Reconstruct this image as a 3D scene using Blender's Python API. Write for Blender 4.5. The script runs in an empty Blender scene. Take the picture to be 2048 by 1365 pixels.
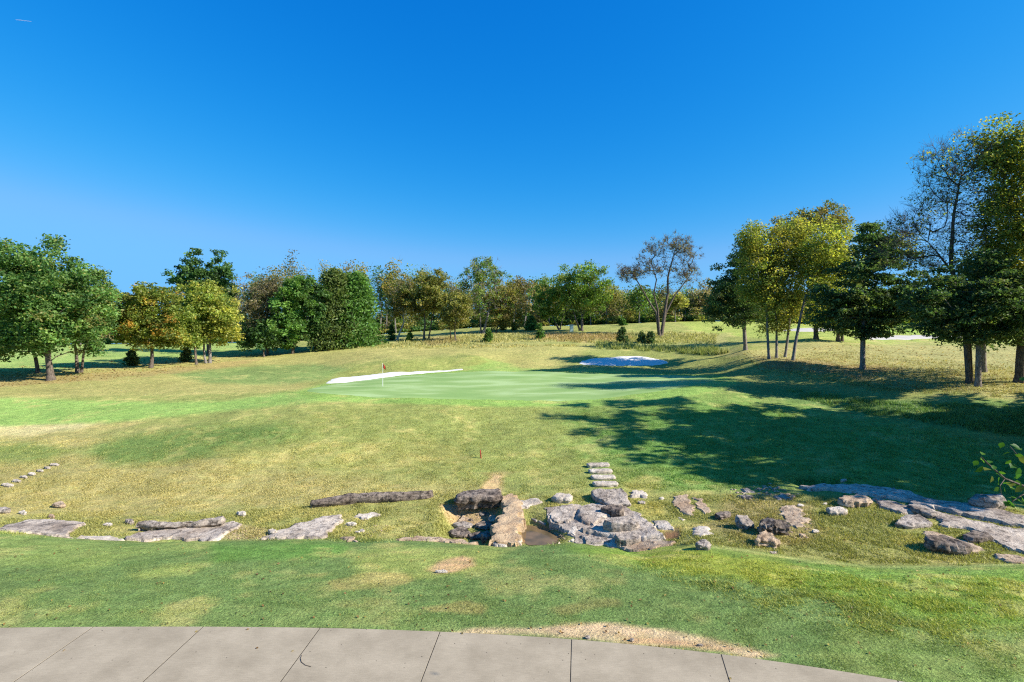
import bpy, math, random
import numpy as np
from mathutils import Vector, geometry

random.seed(7)
RNG = np.random.default_rng(11)
SC = bpy.context.scene
COL = SC.collection
CAMZ = 6.0
F = 1024.0
CX, CY = 1024.0, 682.5

# ------------------------------------------------------------------ helpers
def lin(c):
    c = np.asarray(c, float) / 255.0
    return np.where(c <= 0.04045, c / 12.92, ((c + 0.055) / 1.055) ** 2.4)

def tag(o, label=None, cat=None, group=None, kind=None):
    if label: o['label'] = label
    if cat: o['category'] = cat
    if group: o['group'] = group
    if kind: o['kind'] = kind
    return o

def empty(name, loc):
    o = bpy.data.objects.new(name, None)
    o.empty_display_size = 0.3
    COL.objects.link(o)
    o.location = loc
    return o

def mesh_obj(name, verts, faces, mats, parent=None, col=None, smooth=True, matidx=None, origin=None, sharp=None):
    """faces: list of int arrays (n,k) or list of lists"""
    v = np.asarray(verts, float)
    if origin is not None:
        v = v - np.asarray(origin, float)
    me = bpy.data.meshes.new(name)
    loops, starts, totals, n = [], [], [], 0
    for fa in faces:
        fa = np.asarray(fa, np.int32)
        if fa.size == 0:
            continue
        k = fa.shape[1]
        loops.append(fa.ravel())
        starts.append(n + np.arange(len(fa)) * k)
        totals.append(np.full(len(fa), k))
        n += fa.size
    loops = np.concatenate(loops); starts = np.concatenate(starts); totals = np.concatenate(totals)
    me.vertices.add(len(v)); me.vertices.foreach_set('co', v.astype(np.float32).ravel())
    me.loops.add(len(loops)); me.loops.foreach_set('vertex_index', loops.astype(np.int32))
    me.polygons.add(len(starts)); me.polygons.foreach_set('loop_start', starts.astype(np.int32))
    try:
        me.polygons.foreach_set('loop_total', totals.astype(np.int32))
    except Exception:
        pass
    if matidx is not None:
        me.polygons.foreach_set('material_index', np.asarray(matidx, np.int32))
    me.polygons.foreach_set('use_smooth', np.full(len(starts), bool(smooth)))
    me.update(calc_edges=True)
    if col is not None:
        a = me.attributes.new('col', 'FLOAT_COLOR', 'POINT')
        c = np.ones((len(v), 4), np.float32); c[:, :np.shape(col)[1]] = col
        a.data.foreach_set('color', c.ravel())
    if sharp:
        me.set_sharp_from_angle(angle=math.radians(sharp))
    for m in (mats if isinstance(mats, (list, tuple)) else [mats]):
        me.materials.append(m)
    o = bpy.data.objects.new(name, me)
    COL.objects.link(o)
    if parent is not None:
        o.parent = parent
    elif origin is not None:
        o.location = origin
    return o

# value noise, vectorised -------------------------------------------------
def _hash(ix, iy, seed):
    h = (ix.astype(np.int64) * 374761393 + iy.astype(np.int64) * 668265263 + seed * 1442695041) & 0xffffffff
    h = ((h ^ (h >> 13)) * 1274126177) & 0xffffffff
    h = h ^ (h >> 16)
    return (h & 0xffff) / 65535.0

def vnoise(x, y, seed=0):
    x = np.asarray(x, float); y = np.asarray(y, float)
    ix = np.floor(x); iy = np.floor(y)
    fx = x - ix; fy = y - iy
    fx = fx * fx * (3 - 2 * fx); fy = fy * fy * (3 - 2 * fy)
    a = _hash(ix, iy, seed); b = _hash(ix + 1, iy, seed)
    c = _hash(ix, iy + 1, seed); d = _hash(ix + 1, iy + 1, seed)
    return (a * (1 - fx) + b * fx) * (1 - fy) + (c * (1 - fx) + d * fx) * fy

def fbm(x, y, seed=0, oct=4):
    s = 0; a = 0.5; t = 0
    for i in range(oct):
        s = s + a * vnoise(x * 2 ** i + 17.3 * i, y * 2 ** i - 9.1 * i, seed + i)
        t += a; a *= 0.5
    return s / t          # 0..1

def sstep(a, b, x):
    t = np.clip((x - a) / (b - a), 0, 1)
    return t * t * (3 - 2 * t)

def inpoly(x, y, poly):
    x = np.asarray(x, float); y = np.asarray(y, float)
    ins = np.zeros(x.shape, bool)
    n = len(poly)
    for i in range(n):
        x0, y0 = poly[i]; x1, y1 = poly[(i + 1) % n]
        if y0 == y1: continue
        c = ((y0 > y) != (y1 > y)) & (x < (x1 - x0) * (y - y0) / (y1 - y0) + x0)
        ins ^= c
    return ins

def sdist(x, y, poly, sy=1.0):
    """signed distance, positive inside; sy stretches y"""
    x = np.asarray(x, float); y = np.asarray(y, float) * sy
    P = [(a, b * sy) for a, b in poly]
    d = np.full(x.shape, 1e9)
    n = len(P)
    for i in range(n):
        x0, y0 = P[i]; x1, y1 = P[(i + 1) % n]
        ex, ey = x1 - x0, y1 - y0
        t = np.clip(((x - x0) * ex + (y - y0) * ey) / (ex * ex + ey * ey + 1e-9), 0, 1)
        d = np.minimum(d, np.hypot(x - x0 - t * ex, y - y0 - t * ey))
    return np.where(inpoly(x, y, P), d, -d)

# ------------------------------------------------------------------ terrain
# feature lines of the ground, surveyed as (column, row, metres ahead)
LIP = [(0,1062,18.6),(150,1078,18.2),(300,1085,18.0),(450,1082,18.0),(600,1078,18.0),(700,1085,17.9),(830,1081,18.0),
       (960,1090,17.8),(1000,1095,17.7),(1150,1086,17.8),(1220,1095,17.5),(1280,1113,17.0),(1340,1101,17.0),
       (1400,1092,17.0),(1500,1105,16.6),(1620,1125,16.0),(1750,1136,15.6),(1850,1137,15.5),(2048,1131,15.5)]
FEATS = [
 [(0,0,0)],   # placeholder rows with constant z are put in below
 LIP,
 [(0,1068,20.0),(300,1098,19.4),(600,1096,19.4),(830,1098,19.4),(960,1108,19.2),(1150,1104,19.2),(1260,1106,18.7),
  (1340,1092,18.6),(1400,1083,18.2),(1500,1092,17.7),(1620,1110,17.0),(1750,1122,16.6),(1850,1124,16.5),(2048,1119,16.5)],
 [(0,1042,22.2),(300,1056,21.6),(600,1052,21.6),(760,1054,21.5),(900,1058,21.2),(1050,1058,21.0),(1200,1060,20.6),
  (1400,1046,20.4),(1620,1050,19.6),(1850,1055,19.0),(2048,1062,18.6)],
 [(0,1016,24.0),(270,1028,23.6),(430,1024,23.6),(615,1012,23.8),(870,1000,24.0),(1000,1002,23.8),(1100,990,24.0),
  (1200,985,24.0),(1400,990,23.4),(1620,978,23.6),(1800,985,22.6),(2048,1000,21.5)],
 [(0,955,27.5),(300,945,28.0),(600,945,28.0),(870,940,28.0),(1000,940,28.0),(1200,932,28.0),(1400,935,27.4),
  (1620,945,25.8),(1725,945,25.6),(1945,950,25.4),(2048,955,25.0)],
 [(0,880,34.0),(300,862,34.5),(600,852,35.0),(1000,858,35.0),(1200,855,34.6),(1400,852,34.5),(1600,868,32.5),
  (1725,880,31.0),(1945,884,30.4),(2048,888,30.0)],
 [(0,806,44.0),(300,806,43.5),(450,804,43.0),(640,790,43.0),(765,797,42.6),(1024,803,42.0),(1200,800,42.0),
  (1320,785,43.0),(1400,772,44.5),(1500,788,42.0),(1620,812,39.0),(1725,830,36.2),(1945,826,34.0),(2048,824,33.8)],
 [(0,782,50.0),(300,780,50.0),(640,776,49.0),(765,774,49.0),(1024,777,48.6),(1200,776,48.6),(1400,762,49.0),
  (1500,757,50.0),(1620,765,47.0),(1725,770,44.0),(1945,770,40.0),(2048,766,39.5)],
 [(0,766,55.0),(300,757,56.0),(560,772,54.0),(640,770,53.6),(765,760,55.5),(930,745,60.0),(1024,745,60.0),(1150,747,60.0),
  (1300,748,59.0),(1400,752,56.5),(1450,746,56.0),(1537,718,56.0),(1620,730,53.0),(1725,738,50.0),(1945,742,46.0),(2048,742,45.5)],
 [(0,752,58.0),(150,741,62.0),(300,738,66.0),(560,748,62.0),(700,758,60.5),(765,752,61.5),(930,741,63.5),(1024,741,64.0),(1100,742,64.0),(1160,732,66.0),
  (1340,732,66.0),(1400,722,65.0),(1450,712,65.0),(1491,698,64.0),(1537,706,62.0),(1725,718,58.0),(1945,722,56.0),(2048,722,56.0)],
 [(0,740,64.0),(150,735,68.0),(300,730,71.0),(560,736,70.0),(640,737,69.0),(700,732,67.0),(780,723,67.0),(950,711,69.0),(1020,722,70.0),(1100,724,70.0),
  (1160,716,71.0),(1240,712,72.5),(1300,712,72.5),(1350,708,72.0),(1450,700,71.0),(1491,690,70.0),(1632,679,73.0),(1680,682,72.0),(1800,696,70.0),(1945,702,70.0),(2048,704,70.0)],
 [(0,732,70.0),(150,722,76.0),(300,718,78.0),(560,719,79.0),(640,712,79.0),(780,702,78.0),(950,700,78.0),(1024,697,78.0),(1100,692,78.0),(1160,700,77.0),
  (1250,700,76.0),(1320,702,76.0),(1400,692,78.0),(1491,684,78.0),(1632,672,82.0),(1680,674,82.0),(1800,684,80.0),(1945,690,80.0),(2048,692,80.0)],
 [(0,712,84.0),(300,704,88.0),(420,714,84.0),(560,706,88.0),(640,700,88.0),(780,690,90.0),(950,687,90.0),(1100,684,90.0),(1190,687,88.0),(1300,684,90.0),
  (1400,678,92.0),(1600,666,94.0),(1800,674,92.0),(2048,682,92.0)],
 [(0,699,100.0),(300,697,102.0),(480,695,104.0),(640,688,104.0),(780,677,106.0),(950,668,106.0),(1165,662,105.0),(1330,660,104.0),
  (1450,662,106.0),(1600,657,110.0),(1800,664,110.0),(2048,672,110.0)],
 [(0,689,140.0),(300,688,140.0),(480,686,140.0),(640,680,140.0),(780,668,138.0),(950,656,136.0),(1165,652,136.0),(1330,645,136.0),
  (1440,643,138.0),(1600,648,142.0),(1850,650,145.0),(2048,658,145.0)],
]
PXU = np.concatenate([np.arange(-3600, -60, 70), np.arange(-60, 2116, 8), np.arange(2120, 5600, 70)]).astype(float)
def _feat(line):
    p = np.array(line, float)
    q = np.clip(PXU, -40, 2090)
    y = np.interp(q, p[:, 0], p[:, 2])
    r = np.interp(q, p[:, 0], p[:, 1])
    z = CAMZ - (r - CY) * y / F
    def sm(a):
        k = np.array([1, 2, 3, 4, 3, 2, 1], float); k /= k.sum()
        for _ in range(1):
            a = np.convolve(np.pad(a, 3, mode='edge'), k, 'valid')
        return a
    return sm(y), sm(z)
KY, KZ = [], []
def _const(y, z):
    KY.append(np.full(PXU.shape, float(y))); KZ.append(np.full(PXU.shape, float(z)))
_const(8.0, 0.0); _const(11.0, 0.0); _const(13.4, -0.22)
for L in FEATS[1:]:
    a, b = _feat(L); KY.append(a); KZ.append(b)
zlast = KZ[-1]
KY.append(np.full(PXU.shape, 190.0)); KZ.append(zlast * 0.92)
KY.append(np.full(PXU.shape, 320.0)); KZ.append(zlast * 0.55)
KY.append(np.full(PXU.shape, 900.0)); KZ.append(zlast * 0.2)
KY = np.array(KY).T; KZ = np.array(KZ).T      # (cols, knots)
YR = np.concatenate([[-25.0, -10, 0, 5], np.arange(8, 26, 0.11), np.arange(26, 46, 0.22), np.arange(46, 84, 0.45),
                     np.arange(84, 150, 1.2), 150 * (900 / 150.0) ** np.linspace(0, 1, 26)])
def pchip(KY, KZ, yr):
    h = np.diff(KY, axis=1); d = np.diff(KZ, axis=1) / h
    m = np.zeros_like(KZ)
    w1 = 2 * h[:, 1:] + h[:, :-1]; w2 = h[:, 1:] + 2 * h[:, :-1]
    with np.errstate(divide='ignore', invalid='ignore'):
        hm = (w1 + w2) / (w1 / d[:, :-1] + w2 / d[:, 1:])
    m[:, 1:-1] = np.where(d[:, :-1] * d[:, 1:] > 0, hm, 0)
    m[:, -1] = d[:, -1]
    out = np.zeros((len(KY), len(yr)))
    for c in range(len(KY)):
        j = np.clip(np.searchsorted(KY[c], yr) - 1, 0, KY.shape[1] - 2)
        t = np.clip((yr - KY[c, j]) / h[c, j], 0, 1)
        z0, z1 = KZ[c, j], KZ[c, j + 1]
        out[c] = ((1 + 2 * t) * (1 - t) ** 2 * z0 + t * (1 - t) ** 2 * h[c, j] * m[c, j]
                  + t * t * (3 - 2 * t) * z1 + t * t * (t - 1) * h[c, j] * m[c, j + 1])
    return out
HT = pchip(KY, KZ, YR)
# soften the lines a little across the slope
for _ in range(2):
    HT[:, 60:-1] = (HT[:, 59:-2] + 2 * HT[:, 60:-1] + HT[:, 61:]) / 4
UX = (PXU - CX) / F
XX = UX[:, None] * np.maximum(YR, 8.0)[None, :]
YY = np.broadcast_to(YR[None, :], XX.shape)
rough = (fbm(XX * 0.35, YY * 0.35, 5, 4) - 0.5) * 0.30 * sstep(19, 30, YY) * (1 - 0.75 * sstep(40, 46, YY) * (1 - sstep(58, 64, YY)))
rough += (fbm(XX * 1.3, YY * 1.3, 8, 3) - 0.5) * 0.10 * sstep(17, 20, YY) * (1 - sstep(35, 42, YY))
rough += (fbm(XX * 1.1, YY * 1.1, 9, 3) - 0.5) * 0.05 * sstep(11.5, 13, YY) * (1 - sstep(17, 20, YY))
_px = CX + F * XX / np.maximum(YY, 8.0)
rough += (fbm(XX * 3.2 + YY * 1.5, YY * 6.5, 15, 3) - 0.5) * 0.13 * sstep(1150, 1450, _px) * sstep(10.6, 12.5, YY) * (1 - sstep(15.4, 16.4, YY))
HT = HT + rough
H0T = HT.copy()
def _lookup(T, x, y):
    x = np.asarray(x, float); y = np.asarray(y, float)
    px = CX + F * x / np.maximum(y, 8.0)
    i = np.clip(np.searchsorted(PXU, px) - 1, 0, len(PXU) - 2)
    j = np.clip(np.searchsorted(YR, y) - 1, 0, len(YR) - 2)
    a = np.clip((px - PXU[i]) / (PXU[i + 1] - PXU[i]), 0, 1)
    b = np.clip((y - YR[j]) / (YR[j + 1] - YR[j]), 0, 1)
    return (T[i, j] * (1 - a) + T[i + 1, j] * a) * (1 - b) + (T[i, j + 1] * (1 - a) + T[i + 1, j + 1] * a) * b
def h0(x, y): return _lookup(H0T, x, y)
def h(x, y): return _lookup(HT, x, y)
def hit(px, py, hf=None, ymin=9.0):
    hf = hf or h
    ys = YR[YR >= ymin]
    ys = np.concatenate([[ymin], ys])
    xs = (px - CX) / F * ys
    g = CAMZ - (py - CY) / F * ys - hf(xs, ys)
    k = np.nonzero(g <= 0)[0]
    if len(k) == 0:
        yy = 150.0
    elif k[0] == 0:
        yy = ymin
    else:
        k = k[0]; t = g[k - 1] / (g[k - 1] - g[k]); yy = ys[k - 1] + t * (ys[k] - ys[k - 1])
    x = (px - CX) / F * yy
    return np.array([x, yy, float(hf(x, yy))])
# local cuts: the pit left of the weir, the puddle hollow, the culvert mouth in the ditch
def world_poly(poly, ymin=9.0, hf=None):
    return [tuple(hit(a, b, hf or h0, ymin)[:2]) for a, b in poly]
PIT = world_poly([(893,1014),(905,1004),(1000,1000),(1000,1030),(985,1064),(975,1088),(890,1086),(880,1064),(884,1036)], 18.9)
PUD = world_poly([(1040,1036),(1062,1030),(1100,1044),(1120,1056),(1125,1076),(1100,1091),(1050,1090),(1038,1062)], 18.9)
HT -= 0.55 * sstep(-0.35, 0.5, sdist(XX, YY, PIT))
_pm = sstep(-0.3, 0.25, sdist(XX, YY, PUD))
PUDC = np.mean(np.array(PUD), axis=0); PUDZ = float(np.min([h0(a, b) for a, b in PUD])) - 0.03
HT = HT * (1 - _pm) + (PUDZ + (fbm(XX * 2, YY * 2, 61, 3) - .5) * .10) * _pm
cv = hit(1624, 958, h0)
HT -= 0.9 * np.exp(-(((XX - cv[0]) / 0.75) ** 2 + ((YY - cv[1] + 0.1) / 0.8) ** 2))
# steeper grassy face over the two greenside bunkers
PXM = CX + F * XX / np.maximum(YY, 8.0)
PYM = CY - F * (HT - CAMZ) / np.maximum(YY, 8.0)

# ------------------------------------------------------------------ ground colour
K = 0.90
def zone_col(x, y, z=None):
    x = np.asarray(x, float); y = np.asarray(y, float)
    if z is None: z = h(x, y)
    yy = np.maximum(y, 8.0)
    px = CX + F * x / yy; py = CY - F * (z - CAMZ) / yy
    n1 = fbm(x * 0.22, y * 0.22, 21, 4); n2 = fbm(x * 0.7, y * 0.7, 31, 3); n3 = fbm(x * 2.2, y * 2.2, 41, 3)
    c = np.empty(x.shape + (3,)); c[:] = lin((150, 156, 80))
    def put(poly, rgb, soft=20, sy=2.0, amt=1.0, nz=0.0, noff=None):
        nonlocal c
        d = sdist(px, py, poly, sy)
        nn = (n2 - 0.5) * nz if noff is None else noff
        m = sstep(-soft, soft, d + nn) * amt
        c = c * (1 - m[..., None]) + lin(rgb) * m[..., None]
    B = 3500
    # far ground
    put([(-2000,640),(560,640),(560,690),(500,712),(200,742),(-2000,760)], (150,176,88), 8, 3)
    put([(1330,630),(2048,630),(4000,640),(4000,690),(2048,690),(1700,690),(1400,668)], (160,174,78), 6, 4)
    put([(1650,646),(2048,650),(4000,660),(4000,676),(1900,672),(1650,660)], (148,178,72), 5, 4)
    put([(200,730),(420,712),(560,705),(760,694),(950,690),(1190,688),(1160,712),(1100,736),(1000,742),(940,708),(690,728),(600,780),(0,800),(-300,790)], (172,166,92), 16, 3, 1, 30)
    put([(340,748),(500,732),(640,728),(700,738),(650,760),(560,770),(420,768)], (116,146,76), 14, 3, 0.8, 24)
    put([(790,676),(960,664),(1330,662),(1460,668),(1450,690),(1200,686),(1100,684),(950,692),(780,692)], (166,162,94), 10, 4, .9, 40)
    put([(1090,666),(1250,668),(1260,681),(1130,684),(1060,676)], (178,126,88), 8, 4, 0.5, 40)
    put([(840,680),(900,672),(930,684),(860,692)], (150,128,80), 8, 4, 0.7, 20)
    # under the right grove: leaf litter and straw
    put([(1440,706),(1560,690),(1700,684),(2048,690),(2600,690),(4000,700),(4000,800),(2048,800),(1760,770),(1620,742),(1480,720)], (172,164,102), 24, 3, 0.85, 70)
    put([(1500,716),(1640,722),(1800,738),(1720,756),(1540,736)], (140,110,84), 16, 3, 0.55, 60)
    # hillside below the green
    put([(-2500,850),(300,850),(640,930),(1000,950),(1000,1000),(600,1030),(200,1050),(-2500,1060)], (172,161,94), 60, 2, 1, 120)
    put([(150,905),(230,872),(400,852),(580,845),(620,870),(520,905),(360,925),(220,930)], (104,134,62), 34, 2.4, 0.9, 40)
    put([(-2500,890),(60,885),(150,900),(100,925),(-2500,960)], (120,142,66), 22, 2.4, 0.8, 30)
    put([(600,840),(900,815),(1130,812),(1180,900),(1150,960),(1010,975),(800,960),(640,930)], (148,156,78), 70, 2, 0.9, 120)
    put([(430,900),(640,880),(900,880),(940,930),(700,945),(480,945)], (164,160,84), 30, 2.2, 0.6, 50)
    put([(-2500,848),(60,846),(230,838),(160,858),(60,872),(-2500,880)], (206,190,128), 14, 3, 0.9, 20)
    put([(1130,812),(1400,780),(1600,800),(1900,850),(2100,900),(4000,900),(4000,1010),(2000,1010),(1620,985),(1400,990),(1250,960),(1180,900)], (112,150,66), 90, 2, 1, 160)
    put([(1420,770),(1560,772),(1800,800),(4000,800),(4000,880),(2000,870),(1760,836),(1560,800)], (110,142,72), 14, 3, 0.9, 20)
    # approach and apron
    put([(-2500,790),(0,796),(300,805),(450,802),(600,782),(690,764),(640,788),(660,800),(560,812),(400,828),(220,845),(0,853),(-2500,850)], (146,178,84), 14, 3, 1, 16)
    put([(590,786),(660,764),(760,750),(930,738),(1060,738),(1300,744),(1450,752),(1480,766),(1400,790),(1300,806),(1180,814),(1000,814),(800,808),(640,802)], (140,174,78), 10, 3, 1, 10)
    put([(690,756),(700,738),(780,724),(950,712),(990,722),(940,740),(760,752)], (152,158,78), 6, 4, 0.85, 14)
    put([(950,712),(1020,728),(1050,742),(980,742),(925,736),(980,724)], (142,170,80), 8, 4, 0.8, 10)
    # creek bottom
    put([(-2500,1030),(200,1036),(600,1015),(900,1000),(1150,985),(1420,985),(1650,990),(1900,1010),(2048,1020),(4000,1020),(4000,1150),(1800,1138),(1600,1120),(1400,1094),(1000,1100),(-2500,1100)], (152,150,80), 20, 3, 0.95, 30)
    put([(1440,1005),(1560,990),(1640,1010),(1620,1090),(1500,1090),(1420,1060)], (160,134,92), 22, 3, 0.5, 70)
    put([(880,1010),(1000,1002),(990,1060),(900,1046)], (178,150,108), 6, 3, 0.95, 10)
    put([(1030,1056),(1100,1050),(1130,1074),(1110,1090),(1040,1088)], (150,112,76), 6, 3, 0.9, 14)
    put([(440,1050),(540,1056),(530,1080),(440,1080)], (186,164,116), 10, 3, 0.7, 30)
    # near lawn
    lawn = [(-2500,1060),(0,1062),(150,1078),(300,1085),(600,1078),(830,1081),(1000,1095),(1150,1086),(1280,1113),(1340,1101),(1400,1092),(1620,1125),(1750,1136),(2048,1131),(4500,1128),(9000,3000),(-9000,3000)]
    put(lawn, (116,142,74), 5, 1)
    put([(-2500,1060),(0,1062),(150,1080),(420,1084),(430,1104),(260,1116),(180,1150),(0,1130),(-2500,1130)], (150,170,84), 20, 2, 0.7, 60)
    put([(250,1150),(330,1128),(420,1124),(380,1150),(280,1162)], (160,174,84), 14, 2.4, 0.6, 30)
    put([(700,1112),(760,1092),(960,1095),(1020,1100),(960,1140),(860,1160),(720,1150)], (158,168,82), 18, 2, 0.8, 40)
    put([(420,1090),(700,1085),(690,1108),(560,1120),(430,1125)], (104,156,58), 16, 2, 0.6, 40)
    put([(1100,1090),(1400,1096),(1620,1128),(1850,1140),(4500,1132),(4500,1260),(1900,1260),(1600,1180),(1300,1140)], (122,152,52), 26, 2, 0.9, 60)
    put([(1300,1098),(1560,1120),(1620,1150),(1560,1180),(1300,1135)], (160,164,54), 26, 2, 0.6, 80)
    put([(1600,1128),(1750,1142),(2048,1138),(4500,1135),(4500,1165),(1900,1165),(1650,1150)], (128,164,70), 14, 3, 0.7, 30)
    put([(-2500,1225),(0,1220),(500,1210),(900,1235),(880,1275),(-2500,1280)], (128,150,78), 14, 2, 0.55, 40)
    put([(1700,1230),(2048,1250),(3500,1250),(3500,1400),(1850,1400),(1600,1320)], (140,158,76), 20, 2, 0.5, 60)
    # lip edge line
    line = [(a, b) for a, b, _ in LIP if a >= 1380]
    put(line + [(2500,1128),(2500,1124)] + [(a, b - 4) for a, b in line[::-1]], (176,188,106), 2.5, 1, 0.55, 2)
    # worn places
    put([(862,1140),(880,1124),(925,1112),(950,1116),(945,1130),(905,1144),(872,1148)], (214,172,122), 9, 2, 0.95, 24)
    put([(896,1270),(950,1257),(1060,1252),(1240,1244),(1330,1258),(1450,1286),(1560,1312),(1500,1316),(1430,1300),(1250,1286),(1150,1276),(1000,1270)], (214,184,138), 11, 2, 1, 40)
    put([(1230,1270),(1400,1286),(1480,1300),(1440,1300),(1260,1284)], (196,136,88), 8, 2, 0.5, 30)
    put([(660,1165),(760,1150),(830,1160),(760,1172),(680,1178)], (168,152,84), 8, 2, 0.6, 60)
    put([(840,1215),(940,1195),(985,1215),(970,1232),(860,1225)], (176,158,92), 8, 2, 0.6, 60)
    put([(1080,1215),(1250,1190),(1260,1215),(1120,1235)], (160,148,86), 10, 2, 0.55, 70)
    put([(960,975),(985,945),(1010,948),(1000,985),(975,995)], (216,178,124), 8, 2, 0.85, 18)
    put([(945,948),(1000,940),(1040,945),(1000,958)], (190,160,104), 8, 3, 0.5, 30)
    put([(1240,965),(1290,950),(1330,975),(1260,1000)], (190,168,90), 16, 2, 0.5, 60)
    put([(1262,1005),(1330,1000),(1340,1035),(1290,1035)], (170,156,66), 12, 2, 0.6, 50)
    put([(1325,1062),(1358,1058),(1360,1078),(1330,1080)], (140,100,72), 5, 2, 0.9, 8)
    # bare earth below the left trees
    put([(-200,752),(60,752),(160,748),(300,742),(420,726),(520,718),(480,732),(300,752),(120,766),(-200,790)], (170,138,92), 8, 4, 0.5, 50)
    # broad natural variation of turf
    v = 0.82 + 0.36 * n1
    v = v * (0.9 + 0.2 * n2) * (0.9 + 0.2 * n3)
    dry = sstep(0.52, 0.72, n2 * 0.6 + n3 * 0.4) * 0.38 * (0.5 + n1)
    c = c * (1 - dry[..., None]) + lin((196,176,104)) * dry[..., None]
    c = c * v[..., None]
    pth = sstep(-0.05, 0.02, sdist(x, y, PATHPOLY)) if PATHPOLY else 0 * x
    c = c * (1 - pth[..., None]) + lin((70,58,46)) * pth[..., None]
    lum = (c @ np.array([.25, .65, .1]))[..., None]
    c = c * 0.90 + lum * np.array([1.06, 1.0, .72]) * 0.10
    return np.clip(c * K, 0.004, 0.85)

# ------------------------------------------------------------------ path outline
EDGE = [(-30,7.9),(-24,9.2),(-18.5,10.1),(-14,10.5),(-10.64,10.66),(-8.74,10.69),(-6.45,10.70),(-3.99,10.66),(-1.48,10.52),(1.19,10.27),(3.98,9.79),(6.9,9.0),(9.3,8.05),(11.5,6.9),(14,5.2),(17,2.6)]
ex = np.array(EDGE)
xs_ = np.linspace(-29.5, 16.5, 231)
ys_ = np.interp(xs_, ex[:, 0], ex[:, 1])
for _ in range(6):
    ys_ = np.convolve(np.pad(ys_, 3, mode='reflect', reflect_type='odd'), np.ones(7) / 7, 'valid')
tx = np.gradient(xs_); ty = np.gradient(ys_); tl = np.hypot(tx, ty)
nx_, ny_ = ty / tl, -tx / tl           # towards the house
PW = 3.1
PATHPOLY = [(a, b) for a, b in zip(xs_, ys_)] + [(a + PW * c, b + PW * d) for a, b, c, d in zip(xs_, ys_, nx_, ny_)][::-1]

# ------------------------------------------------------------------ materials
def newmat(name):
    m = bpy.data.materials.new(name); m.use_nodes = True
    nt = m.node_tree; nt.nodes.clear()
    return m, nt, nt.nodes, nt.links
def N(nodes, typ, **kw):
    n = nodes.new(typ)
    for k, v in kw.items():
        if k in n.inputs.keys() if not hasattr(n, k) else False:
            n.inputs[k].default_value = v
        else:
            setattr(n, k, v)
    return n
def noise(nodes, links, vec, scale, detail=4, rough=0.6):
    n = nodes.new('ShaderNodeTexNoise'); n.inputs['Scale'].default_value = scale
    n.inputs['Detail'].default_value = detail; n.inputs['Roughness'].default_value = rough
    if vec is not None: links.new(vec, n.inputs['Vector'])
    return n.outputs['Fac']
def ramp(nodes, links, fac, stops):
    r = nodes.new('ShaderNodeValToRGB')
    while len(r.color_ramp.elements) > 1: r.color_ramp.elements.remove(r.color_ramp.elements[0])
    r.color_ramp.elements[0].position = stops[0][0]; r.color_ramp.elements[0].color = (*stops[0][1], 1)
    for p, c in stops[1:]:
        e = r.color_ramp.elements.new(p); e.color = (*c, 1)
    links.new(fac, r.inputs['Fac'])
    return r.outputs['Color']
def g3(v): return (v, v, v)
def mix(nodes, links, a, b, fac, mode='MIX'):
    n = nodes.new('ShaderNodeMix'); n.data_type = 'RGBA'; n.blend_type = mode
    def put(i, v):
        if hasattr(v, 'links') or isinstance(v, bpy.types.NodeSocket): links.new(v, n.inputs[i])
        elif isinstance(v, (int, float)): n.inputs[i].default_value = v
        else: n.inputs[i].default_value = (*v, 1)
    put(0, fac); put(6, a); put(7, b)
    return n.outputs[2]
def principled(nodes, links, col, rough=0.9, spec=0.2, bump=None, bstr=0.5, bdist=0.05):
    p = nodes.new('ShaderNodeBsdfPrincipled'); o = nodes.new('ShaderNodeOutputMaterial')
    if isinstance(col, bpy.types.NodeSocket): links.new(col, p.inputs['Base Color'])
    else: p.inputs['Base Color'].default_value = (*col, 1)
    p.inputs['Roughness'].default_value = rough
    p.inputs['Specular IOR Level'].default_value = spec
    if bump is not None:
        b = nodes.new('ShaderNodeBump'); b.inputs['Strength'].default_value = bstr; b.inputs['Distance'].default_value = bdist
        links.new(bump, b.inputs['Height']); links.new(b.outputs['Normal'], p.inputs['Normal'])
    links.new(p.outputs[0], o.inputs['Surface'])
    return p

def geo_pos(nodes):
    return nodes.new('ShaderNodeNewGeometry').outputs['Position']
def mapping(nodes, links, vec, sc=(1,1,1), rot=(0,0,0)):
    m = nodes.new('ShaderNodeMapping'); m.inputs['Scale'].default_value = sc; m.inputs['Rotation'].default_value = rot
    links.new(vec, m.inputs['Vector']); return m.outputs['Vector']

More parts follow.
